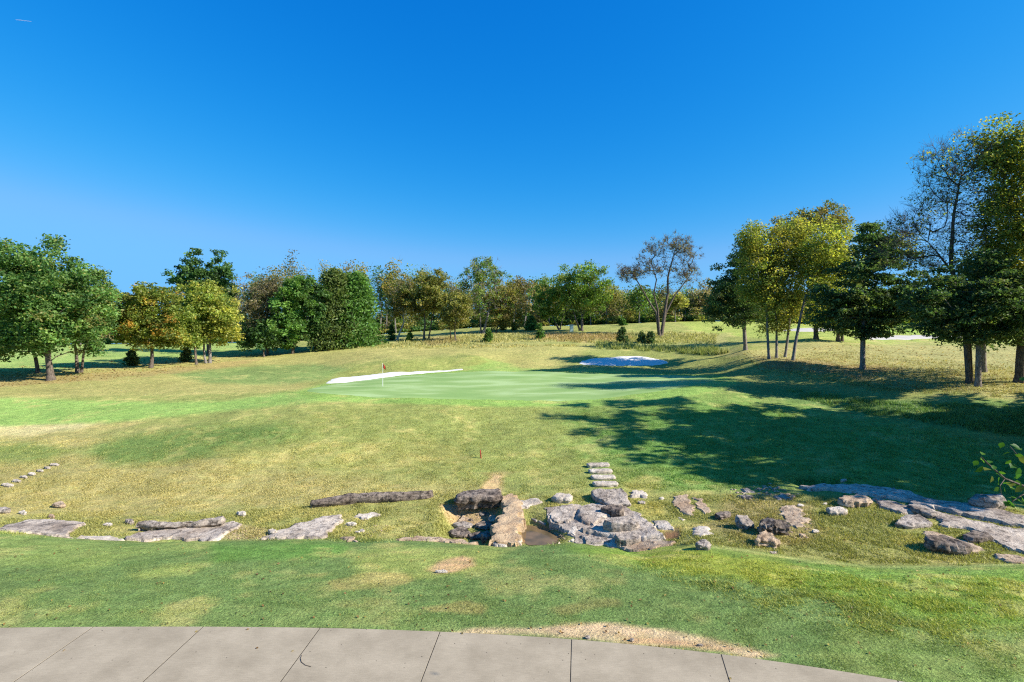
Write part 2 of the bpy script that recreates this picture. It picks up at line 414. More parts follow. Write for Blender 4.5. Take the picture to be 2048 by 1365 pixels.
def turf_material():
    m, nt, n, l = newmat('turf')
    a = n.new('ShaderNodeAttribute'); a.attribute_name = 'col'
    pos = geo_pos(n)
    f1 = noise(n, l, pos, 14.0, 5, 0.7)
    f2 = noise(n, l, pos, 2.6, 4, 0.65)
    st = noise(n, l, mapping(n, l, pos, (0.5, 2.4, 1), (0, 0, math.radians(12))), 1.6, 3, 0.6)
    f3 = noise(n, l, pos, 45.0, 3, 0.7)
    def amt(v):
        q = n.new('ShaderNodeMath'); q.operation = 'MULTIPLY'; q.inputs[1].default_value = v; l.new(a.outputs['Alpha'], q.inputs[0]); return q.outputs[0]
    c = mix(n, l, a.outputs['Color'], ramp(n, l, f1, [(0.30, g3(0.42)), (0.5, g3(1.0)), (0.72, g3(1.55))]), amt(0.9), 'MULTIPLY')
    c = mix(n, l, c, ramp(n, l, f2, [(0.3, g3(0.72)), (0.5, g3(1.0)), (0.7, g3(1.28))]), 0.8, 'MULTIPLY')
    c = mix(n, l, c, ramp(n, l, st, [(0.3, (0.8, 0.9, 0.8)), (0.5, g3(1.0)), (0.7, (1.2, 1.1, 1.1))]), 0.8, 'MULTIPLY')
    c = mix(n, l, c, ramp(n, l, f3, [(0.3, g3(0.5)), (0.5, g3(1.0)), (0.7, g3(1.5))]), amt(0.9), 'MULTIPLY')
    mm = n.new('ShaderNodeMath'); mm.operation = 'ADD'; l.new(f1, mm.inputs[0]); l.new(f2, mm.inputs[1])
    principled(n, l, c, 0.95, 0.05, mm.outputs[0], 0.7, 0.10)
    return m
TURF = turf_material()

def green_material():
    m, nt, n, l = newmat('putting_turf')
    pos = geo_pos(n)
    f = noise(n, l, mapping(n, l, pos, (0.35, 1.0, 1), (0, 0, math.radians(-18))), 0.55, 3, 0.5)
    c = ramp(n, l, f, [(0.35, tuple(lin((132,162,94)) * K)), (0.5, tuple(lin((145,171,104)) * K)), (0.62, tuple(lin((163,186,126)) * K))])
    f2 = noise(n, l, pos, 30.0, 3, 0.6)
    c = mix(n, l, c, ramp(n, l, f2, [(0.3, g3(0.85)), (0.7, g3(1.15))]), 0.8, 'MULTIPLY')
    principled(n, l, c, 0.9, 0.08, f2, 0.15, 0.01)
    return m
GREEN = green_material()

def simple_noise_mat(name, c0, c1, scale, rough=0.9, bstr=0.4, bdist=0.02, spec=0.15, mid=None):
    m, nt, n, l = newmat(name)
    tc = n.new('ShaderNodeTexCoord').outputs['Object']
    f = noise(n, l, tc, scale, 6, 0.65)
    c = ramp(n, l, f, [(0.3, c0), (0.7, c1)])
    principled(n, l, c, rough, spec, f, bstr, bdist)
    return m
SAND = simple_noise_mat('white_sand', (0.6, 0.57, 0.52), (0.74, 0.71, 0.65), 3.0, 0.95, 0.3, 0.06)
SANDTAN = simple_noise_mat('pale_sand', (0.42, 0.38, 0.32), (0.54, 0.5, 0.43), 3.0, 0.95, 0.3, 0.06)

def concrete_material():
    m, nt, n, l = newmat('concrete_paving')
    pos = geo_pos(n)
    f1 = noise(n, l, pos, 1.2, 4, 0.6); f2 = noise(n, l, pos, 60.0, 4, 0.7)
    st = noise(n, l, mapping(n, l, pos, (6, 40, 1), (0, 0, 0.3)), 1.0, 3, 0.6)
    c = ramp(n, l, f1, [(0.3, tuple(lin((154,141,118)) * K)), (0.7, tuple(lin((178,164,139)) * K))])
    c = mix(n, l, c, ramp(n, l, f2, [(0.25, g3(0.72)), (0.6, g3(1.08))]), 0.7, 'MULTIPLY')
    c = mix(n, l, c, ramp(n, l, st, [(0.3, g3(0.86)), (0.7, g3(1.1))]), 0.7, 'MULTIPLY')
    vo = n.new('ShaderNodeTexVoronoi'); vo.inputs['Scale'].default_value = 5.0; l.new(pos, vo.inputs['Vector'])
    c = mix(n, l, c, ramp(n, l, vo.outputs['Distance'], [(0.045, g3(0.25)), (0.075, g3(1.0))]), 1.0, 'MULTIPLY')
    principled(n, l, c, 0.85, 0.2, f2, 0.25, 0.004)
    return m
CONC = concrete_material()
JOINT = simple_noise_mat('joint_filler', (0.02, 0.018, 0.016), (0.05, 0.044, 0.038), 20.0)

def rock_material(name, light, mid, dark, lich=0.5, strata=1.0, scale=1.0):
    m, nt, n, l = newmat(name)
    pos = geo_pos(n)
    f1 = noise(n, l, pos, 1.1 * scale, 5, 0.62)
    f2 = noise(n, l, pos, 5.5 * scale, 6, 0.7)
    f3 = noise(n, l, pos, 26.0 * scale, 4, 0.7)
    sv = mapping(n, l, pos, (1.2, 1.2, 9.0), (0.1, 0.12, 0))
    f4 = noise(n, l, sv, 1.6 * scale, 4, 0.6)
    c = ramp(n, l, f1, [(0.34, tuple(mid)), (0.58, tuple(light))])
    c = mix(n, l, c, tuple(dark), ramp(n, l, f2, [(0.60 - 0.16 * lich, g3(0)), (0.70 - 0.12 * lich, g3(0.85))]))
    c = mix(n, l, c, ramp(n, l, f3, [(0.32, g3(0.45)), (0.5, g3(1.0)), (0.7, g3(1.35))]), 0.75, 'MULTIPLY')
    c = mix(n, l, c, ramp(n, l, f4, [(0.36, g3(0.5)), (0.48, g3(1.0)), (0.7, g3(1.15))]), 0.6 * strata, 'MULTIPLY')
    a = n.new('ShaderNodeMath'); a.operation = 'MULTIPLY_ADD'; l.new(f2, a.inputs[0]); a.inputs[1].default_value = 1.2; l.new(f4, a.inputs[2])
    b = n.new('ShaderNodeMath'); b.operation = 'MULTIPLY_ADD'; l.new(f3, b.inputs[0]); b.inputs[1].default_value = 0.4; l.new(a.outputs[0], b.inputs[2])
    principled(n, l, c, 0.9, 0.15, b.outputs[0], 0.8, 0.07)
    return m
ROCK = {
 'grey': rock_material('grey_limestone', lin((192,178,162)) * K * 0.9, lin((148,134,120)) * K * 0.9, lin((66,58,52)) * K * 0.9, 0.65),
 'white': rock_material('white_limestone', lin((222,208,188)) * K * 0.9, lin((186,170,150)) * K * 0.9, lin((112,100,90)) * K * 0.9, 0.3, 0.6),
 'tan': rock_material('tan_limestone', lin((208,184,154)) * K * 0.9, lin((176,148,120)) * K * 0.9, lin((104,84,68)) * K * 0.9, 0.45),
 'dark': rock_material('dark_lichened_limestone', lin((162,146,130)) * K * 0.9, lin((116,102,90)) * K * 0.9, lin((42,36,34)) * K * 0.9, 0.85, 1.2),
 'mortar': rock_material('rough_mortar', lin((214,186,148)) * K * 0.9, lin((190,158,122)) * K * 0.9, lin((112,90,72)) * K * 0.9, 0.3, 0.2, 1.8),
 'slab': rock_material('weathered_bedrock', lin((214,198,178)) * K * 0.9, lin((160,144,128)) * K * 0.9, lin((92,80,72)) * K * 0.9, 0.55, 0.8, 0.8),
}

def leaf_material(name, trans=0.35, tw=1.25):
    m, nt, n, l = newmat(name)
    a = n.new('ShaderNodeAttribute'); a.attribute_name = 'col'
    d = n.new('ShaderNodeBsdfDiffuse'); t = n.new('ShaderNodeBsdfTranslucent'); g = n.new('ShaderNodeBsdfGlossy')
    l.new(a.outputs['Color'], d.inputs['Color'])
    tc = mix(n, l, a.outputs['Color'], (tw, tw * 1.08, 0.6), 1.0, 'MULTIPLY'); l.new(tc, t.inputs['Color'])
    mx = n.new('ShaderNodeMixShader'); mx.inputs[0].default_value = trans
    l.new(d.outputs[0], mx.inputs[1]); l.new(t.outputs[0], mx.inputs[2])
    g.inputs['Roughness'].default_value = 0.45; g.inputs['Color'].default_value = (1, 1, 1, 1)
    m2 = n.new('ShaderNodeMixShader'); m2.inputs[0].default_value = 0.012
    l.new(mx.outputs[0], m2.inputs[1]); l.new(g.outputs[0], m2.inputs[2])
    o = n.new('ShaderNodeOutputMaterial'); l.new(m2.outputs[0], o.inputs['Surface'])
    return m
LEAF = leaf_material('leaf', 0.45)
NEEDLE = leaf_material('cedar_spray', 0.4)
BLADE = leaf_material('grass_blade', 0.3, 1.1)

def bark_material(name, c0, c1, sc=1.0):
    m, nt, n, l = newmat(name)
    pos = geo_pos(n)
    f = noise(n, l, mapping(n, l, pos, (6 * sc, 6 * sc, 1.2 * sc)), 2.0, 5, 0.7)
    c = ramp(n, l, f, [(0.35, c0), (0.65, c1)])
    principled(n, l, c, 0.95, 0.1, f, 0.7, 0.04)
    return m
BARK = {
 'brown': bark_material('brown_bark', (0.045, 0.035, 0.028), (0.20, 0.16, 0.125)),
 'grey': bark_material('grey_bark', (0.10, 0.088, 0.075), (0.30, 0.27, 0.24)),
 'pale': bark_material('pale_bark', (0.24, 0.22, 0.2), (0.6, 0.57, 0.52)),
 'cedar': bark_material('cedar_bark', (0.085, 0.066, 0.052), (0.34, 0.29, 0.25)),
}
def flat_mat(name, c, rough=0.6, spec=0.3):
    m, nt, n, l = newmat(name)
    tc = n.new('ShaderNodeTexCoord').outputs['Object']
    f = noise(n, l, tc, 9.0, 3, 0.6)
    cc = mix(n, l, c, ramp(n, l, f, [(0.3, g3(0.8)), (0.7, g3(1.15))]), 0.7, 'MULTIPLY')
    principled(n, l, cc, rough, spec)
    return m

# ------------------------------------------------------------------ ground, green, bunkers, path
def build_ground():
    nu, ny = HT.shape
    V = np.stack([XX, YY, HT], -1).reshape(-1, 3)
    idx = np.arange(nu * ny).reshape(nu, ny)
    q = np.stack([idx[:-1, :-1], idx[1:, :-1], idx[1:, 1:], idx[:-1, 1:]], -1).reshape(-1, 4)
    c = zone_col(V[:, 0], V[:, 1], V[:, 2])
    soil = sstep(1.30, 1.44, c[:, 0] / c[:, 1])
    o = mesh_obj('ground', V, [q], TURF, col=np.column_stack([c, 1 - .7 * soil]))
    tag(o, 'rolling golf course turf, green and straw coloured', 'ground', kind='structure')
build_ground()

def cdt_fill(outline, step, extra=None):
    """outline: list of (x,y) ; returns verts2d, tris, n_outline"""
    pts = [Vector(p) for p in outline]
    n = len(pts)
    P = np.array(outline)
    x0, y0 = P.min(0); x1, y1 = P.max(0)
    gx = np.arange(x0, x1, step); gy = np.arange(y0, y1, step)
    if len(gx) and len(gy):
        X, Y = np.meshgrid(gx, gy)
        X = X + RNG.uniform(-.25, .25, X.shape) * step; Y = Y + RNG.uniform(-.25, .25, Y.shape) * step
        d = sdist(X, Y, outline)
        k = d > step * 0.45
        pts += [Vector((a, b)) for a, b in zip(X[k], Y[k])]
    edges = [(i, (i + 1) % n) for i in range(n)]
    v, e, f, *_ = geometry.delaunay_2d_cdt(pts, edges, [], 1, 1e-6)
    return np.array([(p.x, p.y) for p in v]), [list(t) for t in f]

def resample(poly, n, rnd=0.0, seed=0):
    P = np.array(list(poly) + [poly[0]], float)
    d = np.concatenate([[0], np.cumsum(np.hypot(*np.diff(P, axis=0).T))])
    t = np.linspace(0, d[-1], n, endpoint=False)
    Q = np.stack([np.interp(t, d, P[:, 0]), np.interp(t, d, P[:, 1])], 1)
    for _ in range(1):
        Q = (np.roll(Q, 1, 0) + 2 * Q + np.roll(Q, -1, 0)) / 4
    if rnd > 0:
        rr = np.random.default_rng(seed)
        tn = np.roll(Q, -1, 0) - np.roll(Q, 1, 0)
        nn = np.stack([tn[:, 1], -tn[:, 0]], 1); nn /= np.linalg.norm(nn, axis=1)[:, None] + 1e-9
        a = rr.normal(0, 1, n); a = a + 0.7 * np.roll(a, 1) + 0.4 * np.roll(a, 2)
        Q = Q + nn * (a * rnd)[:, None]
    return Q

def sheet(name, poly, mat, off, edge, step, label, hf=h, n=90, rnd=0.0, dish=0.0, kind='structure', ymin=9.0, col=False):
    W = np.array(world_poly(poly, ymin, hf))
    Q = resample(W, n, rnd, 3)
    v, f = cdt_fill([tuple(q) for q in Q], step)
    d = sdist(v[:, 0], v[:, 1], [tuple(q) for q in Q])
    z = hf(v[:, 0], v[:, 1]) + off * sstep(-0.001, edge, d) - 0.02 * (d < 1e-4) - dish * sstep(0, 3.0, d)
    V = np.column_stack([v, z])
    o = mesh_obj(name, V, [np.array([t for t in f if len(t) == 3])], mat)
    # make normals face up
    me = o.data
    if len(me.polygons) and me.polygons[0].normal.z < 0: me.flip_normals()
    tag(o, label, name.replace('_', ' '), kind=kind)
    return o
sheet('putting_green', [(606,783),(640,788),(765,797),(900,799),(1000,801),(1100,803),(1200,799),(1300,786),(1400,770),(1440,761),(1400,753),(1300,749),(1150,747),(1050,743),(930,745),(800,753),(700,765),(640,773)],
      GREEN, 0.05, 0.3, 0.6, 'pale smooth putting green around the flag')
sheet('sand_bunker', [(650,768),(660,760),(680,754),(760,747.5),(850,742),(928,738),(930,740),(860,746),(790,753),(720,762),(690,766)], SAND, 0.07, 0.25, 0.5, 'white crescent sand bunker behind the putting green', n=120, rnd=0.05)
sheet('sand_bunker', [(1156,728),(1165,721.5),(1190,716.5),(1240,713),(1292,713.5),(1328,721),(1340,726),(1318,731),(1240,732.5),(1180,731)], SAND, 0.07, 0.25, 0.5, 'white oval sand bunker below the grass mound, dappled by tree shade', n=120, rnd=0.06)
sheet('sand_bunker', [(1560,662),(1590,657.5),(1668,658),(1672,661),(1640,664),(1600,664)], SANDTAN, 0.12, 0.4, 0.9, 'pale far bunker seen between the grove trunks', n=60)
sheet('sand_bunker', [(1700,676),(1760,672.5),(1840,671),(1925,673),(1930,677),(1830,679),(1740,680)], SANDTAN, 0.12, 0.4, 0.9, 'pale far bunker seen right of the lone cedar trunk', n=60)

def build_path():
    JX = [-28.0,-25.6,-23.2,-20.8,-18.4,-16,-13.6,-11.15,-8.74,-6.45,-3.99,-1.48,1.19,3.98,6.77,9.3,11.6,13.8,15.6]
    V, Fq = [], []
    nsub = 8; nd = 6
    for a, b in zip(JX[:-1], JX[1:]):
        t0 = a + 0.011; t1 = b - 0.011
        us = np.linspace(t0, t1, nsub + 1)
        ex_ = us; ey_ = np.interp(us, xs_, ys_); ax = np.interp(us, xs_, nx_); ay = np.interp(us, xs_, ny_)
        # keep joint sides straight: use the joint's own normal at ends
        dz = RNG.uniform(0, 0.002)
        base = len(V)
        for j in range(nd + 1):
            s = j / nd * PW
            for i in range(nsub + 1):
                V.append((ex_[i] + ax[i] * s, ey_[i] + ay[i] * s, 0.035 + dz))
        W = nsub + 1
        for j in range(nd):
            for i in range(nsub):
                p = base + j * W + i
                Fq.append((p + W, p + W + 1, p + 1, p))
        # rim, a small rounded arris then down
        rim = [base + i for i in range(W)] + [base + j * W + nsub for j in range(1, nd + 1)] + [base + nd * W + i for i in range(nsub - 1, -1, -1)] + [base + j * W for j in range(nd - 1, 0, -1)]
        b2 = len(V)
        cx = np.mean([V[r][0] for r in rim]); cy = np.mean([V[r][1] for r in rim])
        for r in rim:
            x, y, z = V[r]
            V.append((x + 0.004 * np.sign(x - cx), y + 0.004 * np.sign(y - cy), z - 0.006))
        for r in rim:
            x, y, z = V[r]
            V.append((x + 0.004 * np.sign(x - cx), y + 0.004 * np.sign(y - cy), -0.08))
        n = len(rim)
        for i in range(n):
            k = (i + 1) % n
            Fq.append((rim[i], rim[k], b2 + k, b2 + i))
            Fq.append((b2 + i, b2 + k, b2 + n + k, b2 + n + i))
    nq = len(Fq); mi = [0] * nq
    for b in JX[1:-1]:      # dark sealed joints just below the surface
        y = np.interp(b, xs_, ys_); ax = np.interp(b, xs_, nx_); ay = np.interp(b, xs_, ny_)
        k = len(V)
        for s in np.linspace(0.004, PW - .004, 8):
            V.append((b - .011 + ax * s, y + ay * s, .0325)); V.append((b + .011 + ax * s, y + ay * s, .0325))
        for i in range(7): Fq.append((k + 2 * i + 2, k + 2 * i + 3, k + 2 * i + 1, k + 2 * i)); mi.append(1)
    o = mesh_obj('path', V, [np.array(Fq)], [CONC, JOINT], smooth=False, matidx=mi)
    tag(o, 'curved concrete cart path of jointed panels', 'path', kind='structure')
build_path()

# ------------------------------------------------------------------ rocks
def noise3(x, y, z, s, seed):
    return (vnoise(x * s + z * s * 1.7, y * s - z * s * 0.9, seed) + vnoise(z * s * 1.9 + 3, (x + y) * s * 0.8, seed + 5)) - 1.0

def boulder(name, label, poly, face, mat='grey', slope=0.2, ymin=18.3, group=None, cat='rock', rough=1.0, under=0.0, bury=0.12, hf=h, lift=0.0):
    if sum(p[0] for p in poly) / len(poly) > 1450: ymin = min(ymin, 15.9)
    k = max(range(len(poly)), key=lambda i: poly[i][1])
    P = hit(poly[k][0], poly[k][1] + face, hf, ymin)
    P[2] += lift; bury = bury + lift * .5
    t = face * P[1] / F * 1.03
    zt = P[2] + t; yf = P[1]
    W = []
    for a, b in poly:
        Y = (CAMZ - zt + slope * yf) / ((b - CY) / F + slope)
        W.append(((a - CX) / F * Y, Y))
    size = math.sqrt(abs(sum(W[i][0] * W[(i + 1) % len(W)][1] - W[(i + 1) % len(W)][0] * W[i][1] for i in range(len(W)))) / 2)
    seed = (hash(label) if False else sum(ord(ch) * (i + 3) for i, ch in enumerate(label))) % 9973
    n = 56
    Q = resample(W, n, 0.018 * size * rough, seed)
    tn = np.roll(Q, -1, 0) - np.roll(Q, 1, 0)
    area = np.sum(Q[:, 0] * np.roll(Q[:, 1], -1) - np.roll(Q[:, 0], -1) * Q[:, 1])
    sgn = 1.0 if area > 0 else -1.0
    nn = np.stack([tn[:, 1], -tn[:, 0]], 1) * sgn; nn /= np.linalg.norm(nn, axis=1)[:, None] + 1e-9
    bev = min(0.22 * t, 0.09 * size)
    def ztop(x, y):
        return zt + slope * (y - yf) + (fbm(x * 2.2 / max(size, .3), y * 2.2 / max(size, .3), seed, 3) - 0.5) * 0.30 * t * rough \
               + (fbm(x * 9, y * 9, seed + 2, 3) - 0.5) * 0.05 * rough
    inner = Q - nn * bev
    # keep the inner line simple
    v, f = cdt_fill([tuple(q) for q in inner], max(size / 16, 0.035))
    V = [np.column_stack([v, ztop(v[:, 0], v[:, 1])])]
    faces3 = [np.array([q for q in f if len(q) == 3])]
    nin = len(inner)
    rings = []
    zedge = ztop(Q[:, 0], Q[:, 1])
    zb = np.minimum(hf(Q[:, 0], Q[:, 1]), P[2]) - bury
    levels = [(0.10, 0.35), (0.3, 0.75), (0.5, 0.85), (0.7, 0.55 - under), (0.88, 0.3 - 1.6 * under), (1.0, 0.1 - 2.0 * under)]
    base = len(v)
    for fr, out in levels:
        z = zedge + (zb + bury - zedge) * fr if fr < 1 else zb
        j = noise3(Q[:, 0], Q[:, 1], z * 2.2, 2.4 / max(size, 0.3), seed + 3) * 0.16 * t + noise3(Q[:, 0], Q[:, 1], z * 5, 9.0, seed + 9) * 0.03
        R = Q + nn * ((out - 0.5) * bev * 1.3 + j * rough)[:, None]
        rings.append(np.column_stack([R, z]))
    V += rings
    V = np.concatenate(V)
    quads = []
    ids = [np.arange(nin)] + [base + i * n + np.arange(n) for i in range(len(levels))]
    for A, B in zip(ids[:-1], ids[1:]):
        if sgn > 0: quads.append(np.stack([A, B, np.roll(B, -1), np.roll(A, -1)], 1))
        else: quads.append(np.stack([A, np.roll(A, -1), np.roll(B, -1), B], 1))
    quads = np.concatenate(quads)
    org = (float(np.mean(Q[:, 0])), float(np.mean(Q[:, 1])), float(P[2]))
    # triangles facing up
    t3 = faces3[0]
    a, b, c = V[t3[:, 0]], V[t3[:, 1]], V[t3[:, 2]]
    up = ((b[:, 0] - a[:, 0]) * (c[:, 1] - a[:, 1]) - (b[:, 1] - a[:, 1]) * (c[:, 0] - a[:, 0])) > 0
    t3 = np.where(up[:, None], t3, t3[:, ::-1])
    o = mesh_obj(name, V, [t3, quads], ROCK[mat], origin=org, sharp=50)
    tag(o, label, cat, group)
    return o

def slab(name, label, poly, thick, mat='slab', ymin=18.6, edge=0.09, group=None, cat='rock slab', amp=0.06, hf=h, rnd=0.05, bottom=0.08, step=None, strat=True, base=None):
    base = base or h0
    if sum(p[0] for p in poly) / len(poly) > 1450: ymin = min(ymin, 15.9)
    W = np.array(world_poly(poly, ymin, base))
    SLABW.append([tuple(q) for q in W])
    per = np.sum(np.hypot(*np.diff(np.vstack([W, W[:1]]), axis=0).T))
    n = int(np.clip(per / 0.11, 36, 220))
    seed = sum(ord(ch) * (i + 3) for i, ch in enumerate(label)) % 9973
    Q = resample(W, n, rnd, seed)
    v, f = cdt_fill([tuple(q) for q in Q], step or max(0.085, per / 160))
    d = sdist(v[:, 0], v[:, 1], [tuple(q) for q in Q])
    fn = (fbm(v[:, 0] * 1.5, v[:, 1] * 2.6, seed, 4) - 0.5)
    st = np.floor(fbm(v[:, 0] * 0.55, v[:, 1] * 1.5, seed + 4, 2) * 7) / 7 - 0.5 if strat else 0
    z = base(v[:, 0], v[:, 1]) + thick * sstep(0, edge, d) + (fn * amp + st * amp * 1.2) * sstep(0, 0.3, d)
    z = np.where(d < 1e-4, np.minimum(h0(v[:, 0], v[:, 1]), hf(v[:, 0], v[:, 1])) - bottom, z)
    V = np.column_stack([v, z])
    t3 = np.array([q for q in f if len(q) == 3])
    a, b, c = V[t3[:, 0]], V[t3[:, 1]], V[t3[:, 2]]
    up = ((b[:, 0] - a[:, 0]) * (c[:, 1] - a[:, 1]) - (b[:, 1] - a[:, 1]) * (c[:, 0] - a[:, 0])) > 0
    t3 = np.where(up[:, None], t3, t3[:, ::-1])
    org = (float(np.mean(Q[:, 0])), float(np.mean(Q[:, 1])), float(np.min(z)))
    o = mesh_obj(name, V, [t3], ROCK[mat], origin=org, sharp=42)
    tag(o, label, cat, group)
    return o

def small(name, label, x0, y0, x1, y1, mat='white', frac=0.45, **kw):
    """a stone from its bounding box in the picture"""
    w = x1 - x0; hgt = y1 - y0; f = hgt * frac; yb = y1 - f
    rr = random.Random(label)
    j = lambda s: rr.uniform(-s, s)
    poly = [(x0 + j(.06) * w, (y0 + yb) / 2 + j(.1) * hgt), (x0 + .22 * w, y0 + .12 * hgt + j(.08) * hgt), (x0 + .6 * w + j(.12) * w, y0 + j(.04) * hgt),
            (x1 - .1 * w, y0 + .2 * hgt), (x1, (y0 + yb) / 2 + .12 * hgt), (x1 - .3 * w + j(.1) * w, yb), (x0 + .25 * w, yb - .05 * hgt)]
    return boulder(name, label, poly, f, mat, **kw)

G_STEP = 'flat stone steps up the bank'
for (x0, x1, ya, yb, lb) in [(1173,1219,925,935,'topmost pale stone step on the grassy bank'), (1177,1224,937,948,'second stone step from the top of the bank flight'),
                         (1181,1230,949,961,'third stone step from the top of the bank flight'), (1185,1235,962,974.5,'lowest pale stone step just above the big flat boulder')]:
    m = ya + (yb - ya) * 0.46
    boulder('stone_step', lb, [(x0, ya + 1.6), (x0 + 3, ya + .4), (x0 + 22, ya), (x1 - 3, ya), (x1 + .5, ya + 2.5), (x1, m), (x0 + 22, m + .6), (x0 + 4, m)], yb - m, 'white', 0.06, 22, G_STEP, 'step', 0.5)

BL = [  # label, top outline, face height, material, kw
 ('broad flat grey boulder at the foot of the stone steps', [(1181,980),(1190,978),(1245,977.5),(1252,987),(1256,1000),(1264,1008),(1240,1008),(1215,1008),(1200,1000),(1186,991)], 5, 'grey', dict(slope=0.25, under=0.2)),
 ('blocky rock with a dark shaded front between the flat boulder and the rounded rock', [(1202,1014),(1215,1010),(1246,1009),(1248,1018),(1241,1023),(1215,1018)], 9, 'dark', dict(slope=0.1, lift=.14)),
 ('rounded brown-grey rock casting a long shadow left onto the bedrock', [(1207,1041),(1220,1034),(1262,1032),(1279,1044),(1272,1048),(1222,1047)], 11, 'grey', dict(slope=0.12, lift=.17)),
 ('low pale disc-shaped rock lying lowest of the central pile', [(1230,1071),(1246,1066),(1276,1065),(1284,1071),(1278,1079),(1252,1081),(1235,1077)], 6, 'grey', dict(slope=0.12, lift=.17)),
 ('pale angular boulder on the creek bank left of the steps', [(1104,992),(1114,985.5),(1140,987),(1147,992),(1141,997),(1112,996)], 8, 'white', dict(slope=0.1)),
 ('small round boulder with a dark shadow beside the lawn edge', [(1391,1085),(1400,1078),(1412,1077),(1422,1085),(1416,1091),(1401,1090)], 8, 'grey', dict(slope=0.1, ymin=12.0)),
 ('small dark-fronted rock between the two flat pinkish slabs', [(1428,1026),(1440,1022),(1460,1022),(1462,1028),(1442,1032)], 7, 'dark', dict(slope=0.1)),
 ('leaning pale slab rock left of the dark craggy boulder', [(1470,1030),(1494,1029),(1508,1046),(1492,1051),(1479,1043)], 8, 'grey', dict(slope=0.35)),
 ('dark craggy boulder riddled with pits', [(1517,1038),(1540,1034),(1574,1044),(1580,1054),(1550,1053),(1524,1048)], 14, 'dark', dict(slope=0.25, rough=2.2)),
 ('tan craggy boulder in front of the dark craggy one', [(1517,1066),(1530,1056),(1543,1066),(1560,1080),(1545,1083),(1512,1078)], 10, 'tan', dict(slope=0.35, rough=1.6)),
 ('pale square stone alone on the grass left of the long bedrock', [(1652,1014),(1680,1012),(1693,1018),(1690,1023),(1660,1022)], 7, 'white', dict(slope=0.1)),
 ('brown jagged rock at the upper end of the long bedrock', [(1674,996),(1690,988),(1730,990),(1745,998),(1736,1003),(1690,1003)], 9, 'tan', dict(slope=0.1, rough=1.5)),
 ('elongated layered rock tilted on the bedrock', [(1814,1008),(1830,1006),(1856,1012),(1877,1024),(1862,1027),(1826,1017)], 8, 'grey', dict(slope=0.1)),
 ('broad low pale rock at the left edge of the bedrock', [(1788,1044),(1810,1028),(1840,1028),(1867,1045),(1850,1050),(1815,1051)], 6, 'grey', dict(slope=0.3)),
 ('largest dark layered boulder resting on grass by the bedrock', [(1849,1071),(1880,1067),(1920,1077),(1946,1090),(1928,1094),(1862,1083)], 15, 'dark', dict(slope=0.1, rough=1.3)),
 ('dark layered rock on the bedrock just above the largest boulder', [(1926,1069),(1946,1060),(1976,1064),(1987,1074),(1960,1078),(1936,1075)], 8, 'dark', dict(slope=0.1)),
 ('big blue-grey boulder in tree shade above the bedrock', [(1937,993),(1956,986),(2005,986),(2013,997),(1990,1000),(1952,998)], 17, 'grey', dict(slope=0.1)),
 ('thick dark boulder under the turf left of the mortared weir', [(909,987),(924,981),(960,978),(1000,976),(1004,988),(985,993),(950,994),(914,994)], 19, 'dark', dict(slope=0.12, under=0.35, hf=h0)),
 ('long curved dark ledge rock jutting from the straw-coloured bank', [(614,1000),(650,993),(700,987),(750,982.5),(810,983),(866,975),(869,979),(845,986),(790,989.5),(740,991),(680,997),(618,1004)], 15, 'dark', dict(slope=0.3, under=0.25)),
 ('long grey ledge rock with a raised right end above the left bedrock', [(268,1046),(292,1040),(330,1042),(390,1043),(415,1038),(440,1029),(452,1030),(440,1039),(400,1045),(330,1047),(285,1049)], 13, 'grey', dict(slope=0.2, under=0.6, lift=.09, rough=1.7)),
]
for lb, poly, face, mat, kw in BL:
    boulder('boulder', lb, poly, face * (1.0 if 'ledge' in lb or 'weir' in lb or 'lift' in kw else 1.35), mat, cat='boulder', **kw)

